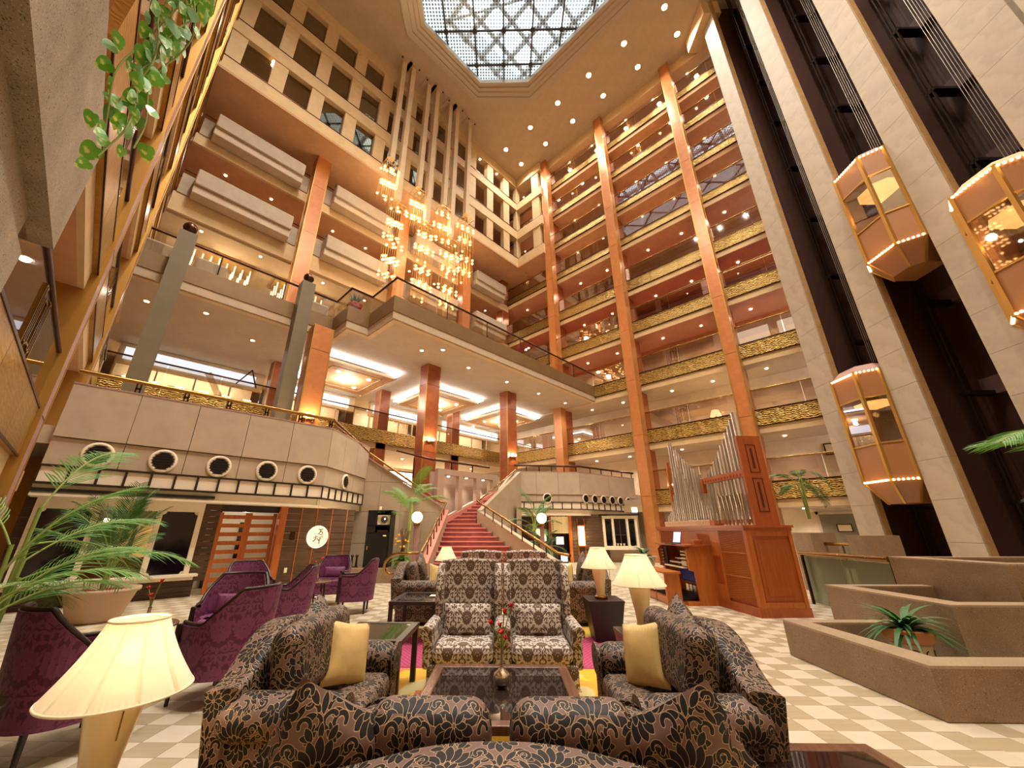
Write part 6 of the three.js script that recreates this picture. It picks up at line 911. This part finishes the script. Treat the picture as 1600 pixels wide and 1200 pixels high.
{
  // ground floor door and signs on the wall behind the right gallery
  const d = shell('door_grey', [22.28, 0, -1.5], { abs: true, label: 'olive grey door in the ground-floor passage on the right' }); part(d, 'leaf', box(22.22, 22.3, 0, 2.05, -2.6, -1.1), M.olive); part(d, 'frame', [box(22.2, 22.3, 0, 2.15, -2.7, -2.6), box(22.2, 22.3, 0, 2.15, -1.1, -1.0), box(22.2, 22.3, 2.05, 2.15, -2.7, -1.0)], M.panelGrey); part(d, 'framed_sign', [box(22.19, 22.22, 1.35, 1.65, -2.1, -1.6)], M.bronze); part(d, 'sign_face', box(22.18, 22.19, 1.38, 1.62, -2.06, -1.64), M.fascia);
  const f = thing('framed_plaque', 'small square framed plaque on the pale wall of the first right gallery', 'sign', [22.25, 4.7, -1.5], { abs: true }); part(f, 'frame', [box(22.22, 22.3, 4.5, 4.54, -1.75, -1.25), box(22.22, 22.3, 4.96, 5.0, -1.75, -1.25), box(22.22, 22.3, 4.5, 5.0, -1.75, -1.71), box(22.22, 22.3, 4.5, 5.0, -1.29, -1.25)], M.bronze); part(f, 'face', box(22.26, 22.3, 4.54, 4.96, -1.71, -1.29), M.fascia);
  const tl = thing('gallery_lamp', 'glowing lamp with a gold base behind the second right gallery balustrade', 'lamp', [20.9, 6.04, -5.4]); part(tl, 'shade', cyl(0.16, 0.26, 0.3, 24).translate(0, 0.85, 0), glow(0xffe2b0, 2.5), { plain: true }); part(tl, 'base', lathe([[0, 0], [0.14, 0], [0.2, 0.2], [0.18, 0.45], [0.06, 0.55], [0.04, 0.7], [0, 0.7]]), M.goldPlain, { plain: true }); lightAt('point', tl, [0, 0.85, 0.35], 0xffe2b0, 2);
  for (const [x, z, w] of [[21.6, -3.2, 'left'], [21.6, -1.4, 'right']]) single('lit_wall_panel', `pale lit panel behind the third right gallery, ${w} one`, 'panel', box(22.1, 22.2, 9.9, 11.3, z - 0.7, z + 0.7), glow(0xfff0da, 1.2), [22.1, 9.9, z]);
}
// ---------------------------------------------------------------- black equipment cabinet with a projector, microphones
{
  const Zc = 12.6, g = thing('equipment_cabinet', 'tall black cabinet with an open shelf holding a projector', 'cabinet', [-3.88, 0.36, Zc + 0.25], { frame: 'F', abs: true });
  part(g, 'carcass', [fbox(-4.25, -4.22, 0.38, 1.98, Zc, Zc + 0.5), fbox(-3.55, -3.52, 0.38, 1.98, Zc, Zc + 0.5), fbox(-4.25, -3.52, 1.95, 1.98, Zc, Zc + 0.5), fbox(-4.25, -3.52, 0.36, 0.42, Zc, Zc + 0.5), fbox(-4.25, -3.52, 0.4, 1.95, Zc + 0.46, Zc + 0.5), fbox(-4.22, -3.55, 1.52, 1.55, Zc, Zc + 0.46), fbox(-4.22, -3.55, 1.3, 1.33, Zc, Zc + 0.46), fbox(-4.22, -3.98, 1.3, 1.95, Zc, Zc + 0.05)], M.black);
  part(g, 'door', fbox(-4.22, -3.56, 0.43, 1.3, Zc - 0.01, Zc + 0.02), M.black); part(g, 'handle', fbox(-4.18, -4.15, 0.85, 0.95, Zc - 0.03, Zc - 0.01), M.silver); part(g, 'label_plate', fbox(-3.72, -3.62, 1.22, 1.26, Zc - 0.015, Zc - 0.01), M.paper); part(g, 'deck_unit', fbox(-3.92, -3.6, 1.34, 1.4, Zc + 0.02, Zc + 0.3), M.shaftRail);
  const p = thing('projector', 'white projector with a bright round lens inside the black cabinet', 'projector', [-3.76, 1.55, Zc + 0.2], { frame: 'F', abs: true }); part(p, 'body', fbox(-3.97, -3.57, 1.56, 1.84, Zc + 0.1, Zc + 0.4), M.white); part(p, 'lens_ring', cyl(0.11, 0.12, 0.1, 28).rotateX(R90).translate(-3.74, 1.7, -(Zc + 0.06)), M.silver); part(p, 'lens', new THREE.SphereGeometry(0.085, 20, 12).scale(1, 1, 0.4).translate(-3.74, 1.7, -(Zc + 0.02)), phy(0x16142c, 0.05, { clearcoat: 1 })); part(p, 'lamp_reflection', new THREE.SphereGeometry(0.025, 12, 8).translate(-3.71, 1.72, -(Zc - 0.02)), M.glintWhite);  // glowing bead stands in for a light reflected in the lens
  single('paper_roll', 'small white roll on top of the black cabinet', 'roll', cyl(0.05, 0.05, 0.12, 16).translate(-3.95, 2.04, -(Zc + 0.2)), M.white, [-3.95, 1.98, Zc + 0.2], { frame: 'F' });
  for (const [x, w] of [[-4.62, 'left'], [-4.48, 'right']]) { const m = thing('microphone', `black microphone standing on the plinth left of the cabinet, ${w} one`, 'microphone', [x, 0.36, 12.7], { frame: 'F' }); part(m, 'foot', cyl(0.07, 0.07, 0.02, 18).translate(0, 0.01, 0), M.black, { plain: true }); part(m, 'stem', cyl(0.025, 0.035, 0.28, 12).translate(0, 0.15, 0), M.black, { plain: true }); part(m, 'head', new THREE.SphereGeometry(0.045, 12, 8).translate(0, 0.31, 0), M.shaftRail, { plain: true }); }
}
// globe lamp posts
for (const [X, Z, y0, w] of [[-2.5, 11.6, 0.36, 'left of the stairs beside the planter'], [1.12, 12.6, 0, 'right of the stairs']]) { const g = thing('globe_lamp_post', 'fluted lamp post with a glowing globe, ' + w, 'lamp', [X, y0, Z], { frame: 'F' }), H = 1.55 - y0, P = { plain: true }; part(g, 'base', lathe([[0, 0], [0.12, 0], [0.12, 0.05], [0.07, 0.09], [0, 0.09]]), M.mauve, P); part(g, 'shaft', [cyl(0.05, 0.06, H - 0.05, 12).translate(0, 0.05 + (H - 0.05) / 2, 0), ...[0, 1, 2, 3, 4, 5].map((i) => cyl(0.012, 0.014, H - 0.1, 6).translate(0.055 * Math.cos(i * 1.047), 0.05 + H / 2, 0.055 * Math.sin(i * 1.047)))], M.mauve, P); part(g, 'collar', lathe([[0, H - 0.04], [0.09, H - 0.03], [0.08, H], [0.1, H + 0.03], [0.05, H + 0.05], [0, H + 0.05]]), M.brass, P); part(g, 'globe', new THREE.SphereGeometry(0.15, 24, 16).translate(0, H + 0.19, 0), glow(0xffecc8, 6), P); lightAt('point', g, [0, H + 0.19, 0], 0xffe2b8, 5, { radius: 6 }); }
// ---------------------------------------------------------------- plants
function frond(L, w, n, droop, k = 0.009) {                              // feathered palm frond along +x: many narrow arching leaflets
  const pos = [], P = (t) => [L * t * (1 - 0.15 * droop * t), L * (0.55 * t - droop * 0.9 * t * t), 0], pts = []; for (let i = 0; i <= 10; i++) pts.push(P(i / 10));
  for (let i = 0; i < n; i++) for (const s of [-1, 1]) {
    const t = 0.16 + 0.83 * (i + 0.5) / n, a = P(t), b = P(Math.min(1.02, t + 0.03)), len = w * Math.pow(Math.sin(Math.PI * Math.min(0.97, 0.12 + t * 0.85)), 0.7) * rr(0.85, 1.12) + 0.03, d = [b[0] - a[0], b[1] - a[1]], dl = Math.hypot(...d), ux = d[0] / dl, uy = d[1] / dl, sag = rr(0.25, 0.5) * (0.4 + droop);
    const Q = [0, 0.35, 0.7, 1].map((q) => [a[0] + ux * len * 0.7 * q, a[1] + uy * len * 0.6 * q + len * (0.18 * q - sag * q * q), s * len * 0.78 * q * (1 - 0.12 * q)]), W = [k * 0.5, k, k * 0.8, 0];
    for (let j = 0; j < 3; j++) { const e = (v, h) => [v[0] + ux * h, v[1] + uy * h, v[2]], A = e(Q[j], -W[j]), B = e(Q[j], W[j]), Cc = e(Q[j + 1], W[j + 1]), D = e(Q[j + 1], -W[j + 1]); pos.push(...A, ...B, ...Cc); if (j < 2) pos.push(...A, ...Cc, ...D); }
  }
  const g = new THREE.BufferGeometry(); g.setAttribute('position', new THREE.Float32BufferAttribute(pos, 3)); g.computeVertexNormals(); return { leaf: g, stem: tube(pts, 0.007, 16, 5) };
}
function palm(label, pos, o) {                                            // o: n fronds, length, width, stem height, tilt list
  const g = thing('palm', label, 'plant', pos, {}), P = { plain: true };
  for (let i = 0; i < o.n; i++) {
    const az = o.az ? o.az[i % o.az.length] : i * 2.4, el = o.el ? o.el[i % o.el.length] : rr(0.3, 1.1), sh = (o.h ?? 0.3) * rr(0.6, 1.1), f = frond(o.L * rr(0.85, 1.15), o.w, Math.round((o.leaf ?? 24) * 1.45), o.droop ?? 0.5, o.k), bx = Math.cos(az) * 0.05, bz = -Math.sin(az) * 0.05, put = (q) => q.rotateZ(el).rotateY(az).translate(bx, sh, bz);
    part(g, 'frond', put(f.leaf), o.mat ?? M.leaf, P); part(g, 'frond_rib', put(f.stem), M.stem, P); part(g, 'cane', rod([bx * 0.4, 0, bz * 0.4], [bx, sh + 0.02, bz], 0.012), M.stem, P);
  }
  return g;
}
function pot(label, pos, r, h, mat, o = {}) { const g = thing('plant_pot', label, 'pot', pos, {}), P = { plain: true }; part(g, 'vessel', lathe([[0, 0], [r * 0.62, 0], [r * 0.66, 0.03], [r * 0.9, h * 0.85], [r, h * 0.9], [r, h], [r * 0.9, h], [r * 0.86, h * 0.9], [0, h * 0.88]], 40), mat, P); const c = []; for (let i = 0; i < (o.chips ?? 60); i++) { const a = rr(0, 6.28), q = Math.sqrt(rnd()) * r * 0.82; c.push(new THREE.DodecahedronGeometry(rr(0.025, 0.05) * r * 2.2, 0).scale(1, 0.6, 1).rotateY(a).translate(q * Math.cos(a), h * 0.9, q * Math.sin(a))); } part(g, 'bark_chips', c, std(0x8a4a26, 0.9), { ...P, kind: 'stuff' }); return g; }
const upL = (x, y) => Math.atan2(y, x);
pot('large tan round pot filled with bark under the left palm', [0.5, 0.0, -9.75], 0.5, 0.48, M.terracotta);
palm('tall feathery palm in the large tan pot in front of the restaurant window', [0.5, 0.44, -9.75], { n: 13, L: 1.2, w: 0.34, h: 0.45, el: [0.95, 0.55, 1.2, 0.4, 0.8, 1.3], droop: 0.45, leaf: 22, k: 0.008 });
palm('large palm at the left edge, its fronds reaching into the picture', F2W(-2.95, 0.45, 2.35).toArray(), { n: 8, L: 0.85, w: 0.3, h: 0.5, az: [0.75, 0.2, 1.1, -0.3, 0.5, 2.0, 2.4, 3.4], el: [0.1, 0.9, -0.2, 0.2, 0.5, -0.1, 0.5], droop: 0.6, leaf: 22, mat: M.leafLight, k: 0.0055 });
palm('tall palm at the left edge above the near purple chair', F2W(-3.25, 0.45, 2.75).toArray(), { n: 6, L: 0.95, w: 0.3, h: 0.95, az: [0.6, 1.1, 0.1, 2.5, 3.3, 0.8], el: [0.25, 0.6, 0.0, 0.5, 0.3, -0.35], droop: 0.55, leaf: 24, mat: M.leafLight, k: 0.006 });
pot('dark planter under the palm at the left edge', F2W(-2.95, 0, 2.35).toArray(), 0.3, 0.48, M.woodDark, { chips: 10 });
palm('palm behind the stair rail on the left, tall with arching fronds', F2W(-3.0, 0.36, 12.9).toArray(), { n: 9, L: 1.2, w: 0.36, h: 1.9, el: [0.5, 0.2, 0.9, 0.0], droop: 0.6, leaf: 26, mat: M.leafLight });
palm('palm right of the stairs in front of the beige wall', F2W(1.0, 0.3, 14.2).toArray(), { n: 11, L: 1.1, w: 0.3, h: 1.6, el: [0.5, 0.1, 0.9, -0.2], droop: 0.6, leaf: 24 });
palm('dark bushy palm at the foot of the right stair wall', F2W(1.25, 0.1, 13.6).toArray(), { n: 12, L: 0.7, w: 0.24, h: 0.9, el: [0.5, -0.2, 0.9, -0.5], droop: 0.6, leaf: 20, mat: M.leafDark });
palm('palm frond entering from the right edge in front of the dark lift shaft', F2W(4.75, 0.36, 2.9).toArray(), { n: 5, L: 1.15, w: 0.36, h: 1.45, az: [2.2, 1.4, 0.4, 3.4, 5], el: [0.3, 0.7, 0.5, 0.4, 0.5], droop: 0.75, leaf: 28, mat: M.leafLight });
pot('stone planter for the palm beyond the right edge', F2W(4.75, 0.09, 2.9).toArray(), 0.3, 0.4, M.terracotta, { chips: 10 });
palm('small palm behind the right side of the organ', F2W(6.3, 1.6, 8.6).toArray(), { n: 6, L: 0.7, w: 0.2, h: 0.9, el: [0.1, 0.5, -0.4], droop: 0.9, leaf: 18 });
function strap(label, pos, n, L, mat = M.leafDark, w = 0.035) {           // rosette of broad strap leaves, each its own piece
  const g = thing('leafy_plant', label, 'plant', pos, {}), P = { plain: true };
  for (let i = 0; i < n; i++) { const az = i * 2.4 + rr(-0.3, 0.3), el = rr(0.4, 1.45), l = L * rr(0.7, 1.1), pos2 = [], N = 7; for (let k = 0; k <= N; k++) { const t = k / N, r = l * t * Math.cos(el * (1 - t * 0.7)), y = l * (t * Math.sin(el) - 0.8 * t * t * (1.35 - el * 0.55)), q = w * Math.sin(Math.PI * Math.min(0.97, 0.12 + t * 0.88)); pos2.push([r, y, q], [r, y, -q]); } const v = []; for (let k = 0; k < N; k++) { const a = pos2[2 * k], b = pos2[2 * k + 1], c = pos2[2 * k + 2], d = pos2[2 * k + 3]; v.push(...a, ...b, ...c, ...b, ...d, ...c); } const q = new THREE.BufferGeometry(); q.setAttribute('position', new THREE.Float32BufferAttribute(v, 3)); q.computeVertexNormals(); part(g, 'leaf', q.rotateY(az), i % 3 ? mat : M.leaf, P); }
  return g;
}
{ const p = F2W(4.2, 0.09, 4.8).toArray(), g = thing('painted_pot', 'pale pot with an orange rim and painted flowers in the front stone basin', 'pot', p, {}), P = { plain: true };
  part(g, 'vessel', lathe([[0, 0], [0.16, 0], [0.15, 0.02], [0.165, 0.2], [0, 0.2]], 36), std(0xd8c8a8, 0.5), P); part(g, 'rim', lathe([[0, 0.19], [0.17, 0.19], [0.2, 0.22], [0.215, 0.3], [0.2, 0.32], [0.18, 0.31], [0, 0.28]], 36), M.terracottaRed, P); const vm = []; for (let i = 0; i < 9; i++) { const a = i * 0.7; vm.push(new THREE.TorusGeometry(0.035, 0.005, 5, 14, 4.2).rotateZ(i).rotateY(a + R90 * 0).translate(Math.sin(a) * 0.163, 0.11, Math.cos(a) * 0.163)); } part(g, 'painted_vine', vm, std(0x2f3a22, 0.7), P); part(g, 'painted_flower', [0, 2.1, 4.2].map((a) => new THREE.SphereGeometry(0.026, 10, 8).scale(1, 1, 0.3).rotateY(a).translate(Math.sin(a + 0.35) * 0.163, 0.11, Math.cos(a + 0.35) * 0.163)), std(0xc0401c, 0.7), P);
  strap('leafy green plant in the painted pot in the front stone basin', [p[0], 0.38, p[2]], 75, 0.46, M.leaf, 0.024); }
strap('dark leafy plant beyond the lamps in front of the right restaurant', F2W(5.6, 0.45, 17.2).toArray(), 30, 0.7, M.leafDark, 0.05); pot('low stone planter under the dark leafy plant', F2W(5.6, 0, 17.2).toArray(), 0.5, 0.45, M.panelGrey, { chips: 10 });
pot('small terracotta pot by the left lamp post', F2W(-3.05, 0.36, 12.35).toArray(), 0.2, 0.2, M.terracottaRed, { chips: 8 });
{ const g = strap('bushy green potted plant with yellow blooms by the left lamp post', F2W(-3.05, 0.54, 12.35).toArray(), 34, 0.42, M.leafLight, 0.04); for (let i = 0; i < 12; i++) part(g, 'yellow_bloom', new THREE.IcosahedronGeometry(0.04, 0).translate(rr(-0.18, 0.18), rr(0.3, 0.75), rr(-0.15, 0.15)), std(0xd8a02a, 0.6), { plain: true }); for (let i = 0; i < 5; i++) part(g, 'dried_stalk', rod([rr(-0.1, 0.1), 0, rr(-0.1, 0.1)], [rr(-0.2, 0.25), rr(0.8, 1.0), rr(-0.1, 0.1)], 0.02), M.woodBoard, { plain: true }); }
{ const g = thing('wrapped_plant', 'dark plant in a red wrapped pot at the zigzag corner of the mezzanine', 'plant', [5.55, 9.66, -13.75]); part(g, 'wrap', lathe([[0, 0], [0.2, 0], [0.3, 0.3], [0.26, 0.34], [0, 0.3]], 20), std(0xb0303c, 0.7), { plain: true }); part(g, 'bow', [new THREE.TorusGeometry(0.09, 0.03, 6, 14).translate(-0.1, 0.25, 0.28), new THREE.TorusGeometry(0.09, 0.03, 6, 14).translate(0.1, 0.25, 0.28)], std(0xc84a52, 0.6), { plain: true }); for (let i = 0; i < 26; i++) { const a = i * 2.4; part(g, 'leaf', new THREE.ConeGeometry(0.05, rr(0.4, 0.7), 4).translate(0, 0.3, 0).rotateZ(rr(0.1, 0.7)).rotateY(a).translate(0, 0.3, 0), M.leafDark, { plain: true }); } }
// hanging variegated vine at the upper left
{
  const g = thing('hanging_vine', 'variegated green vine hanging beside the speckled stone planter at the upper left', 'plant', [-0.52, 3.5, -3.08]), P = { plain: true };
  const leafTex = tex(64, 0.5, (u, v) => { const n = fbm(u, v, 8, 3); return n > 0.56 ? C('#dcea8a') : mix(C('#5cab28'), C('#8fd044'), n); }); const lm = [phy(0xffffff, 0.4, { map: leafTex, transmission: 0.3, thickness: 0 }), M.leafLight];
  const heart = new THREE.Shape(); heart.moveTo(0, 0); heart.bezierCurveTo(0.03, 0.03, 0.065, 0.01, 0.055, -0.04); heart.bezierCurveTo(0.045, -0.085, 0.02, -0.11, 0, -0.14); heart.bezierCurveTo(-0.02, -0.11, -0.045, -0.085, -0.055, -0.04); heart.bezierCurveTo(-0.065, 0.01, -0.03, 0.03, 0, 0);
  const hg = new THREE.ShapeGeometry(heart, 8); { const p = hg.attributes.position; for (let i = 0; i < p.count; i++) p.setZ(i, -Math.abs(p.getX(i)) * 0.35 - p.getY(i) ** 2 * 0.8); hg.computeVertexNormals(); } const leaf = metric(hg);
  const strands = [[0, 0.05, 2.6], [0.07, 0.3, 2.6], [-0.05, 0.15, 2.6], [0.04, 0.6, 2.6], [0.1, 0.9, 2.6], [-0.02, 0.45, 2.6]];
  strands.forEach(([ox, y0, y1], s) => { const pts = []; for (let k = 0; k <= 8; k++) pts.push([ox + 0.05 * Math.sin(k * 1.3 + s), y0 + (y1 - y0) * k / 8, 0.06 * Math.cos(k * 1.1 + s * 2)]); part(g, 'vine_stem', tube(pts, 0.006, 40, 5), M.stem, P);
    for (let k = 0; k < 22; k++) { const t = k / 22, y = y0 + (y1 - y0) * t, m = new THREE.Mesh(leaf, lm[k % 4 === 3 ? 1 : 0]); m.name = 'leaf'; const i = Math.min(7, Math.floor(t * 8)); m.position.set(pts[i][0] + rr(-0.05, 0.06), y + rr(-0.03, 0.03), pts[i][2] + rr(-0.06, 0.06)); m.rotation.set(rr(-0.5, 0.5), rr(0.2, 1.4), rr(-0.6, 0.6)); const sc = rr(0.6, 0.95); m.scale.setScalar(sc); m.castShadow = m.receiveShadow = true; g.add(m); } });
}
// ---------------------------------------------------------------- mezzanine lounge furniture
for (const [x, w] of [[0.9, 'left'], [4.6, 'right of the post'], [-0.5, 'far left']]) single('lounge_chair', `pale boxy lounge chair on the mezzanine, ${w}`, 'armchair', [rbox(0.9, 0.45, 0.8, 0.1, 3).translate(x, 9.79, -15.6), rbox(0.95, 0.75, 0.3, 0.12, 3).translate(x, 9.95, -15.25)], M.grey, [x, 9.55, -15.5]);
for (let i = 0; i < 2; i++) { const x = [1.6, 5.2][i], g = thing('crystal_chandelier', `glittering gold and glass chandelier in the mezzanine lounge ceiling, ${i ? 'right' : 'left'} one`, 'chandelier', [x, 13.67, -21], {}); part(g, 'frame', [box(-1.3, 1.3, 0.2, 0.32, -0.7, 0.7)], M.goldPlain, { plain: true }); for (let q = 0; q < 24; q++) part(g, 'glass_rod', cyl(0.03, 0.03, rr(0.5, 0.9), 6).translate(-1.15 + (q % 8) * 0.33, -0.3, -0.5 + Math.floor(q / 8) * 0.5), glow(0xffe4b0, 3), { plain: true }); lightAt('point', g, [0, -0.9, 0.4], 0xffdca8, 9); }
renderer.render(scene, camera);
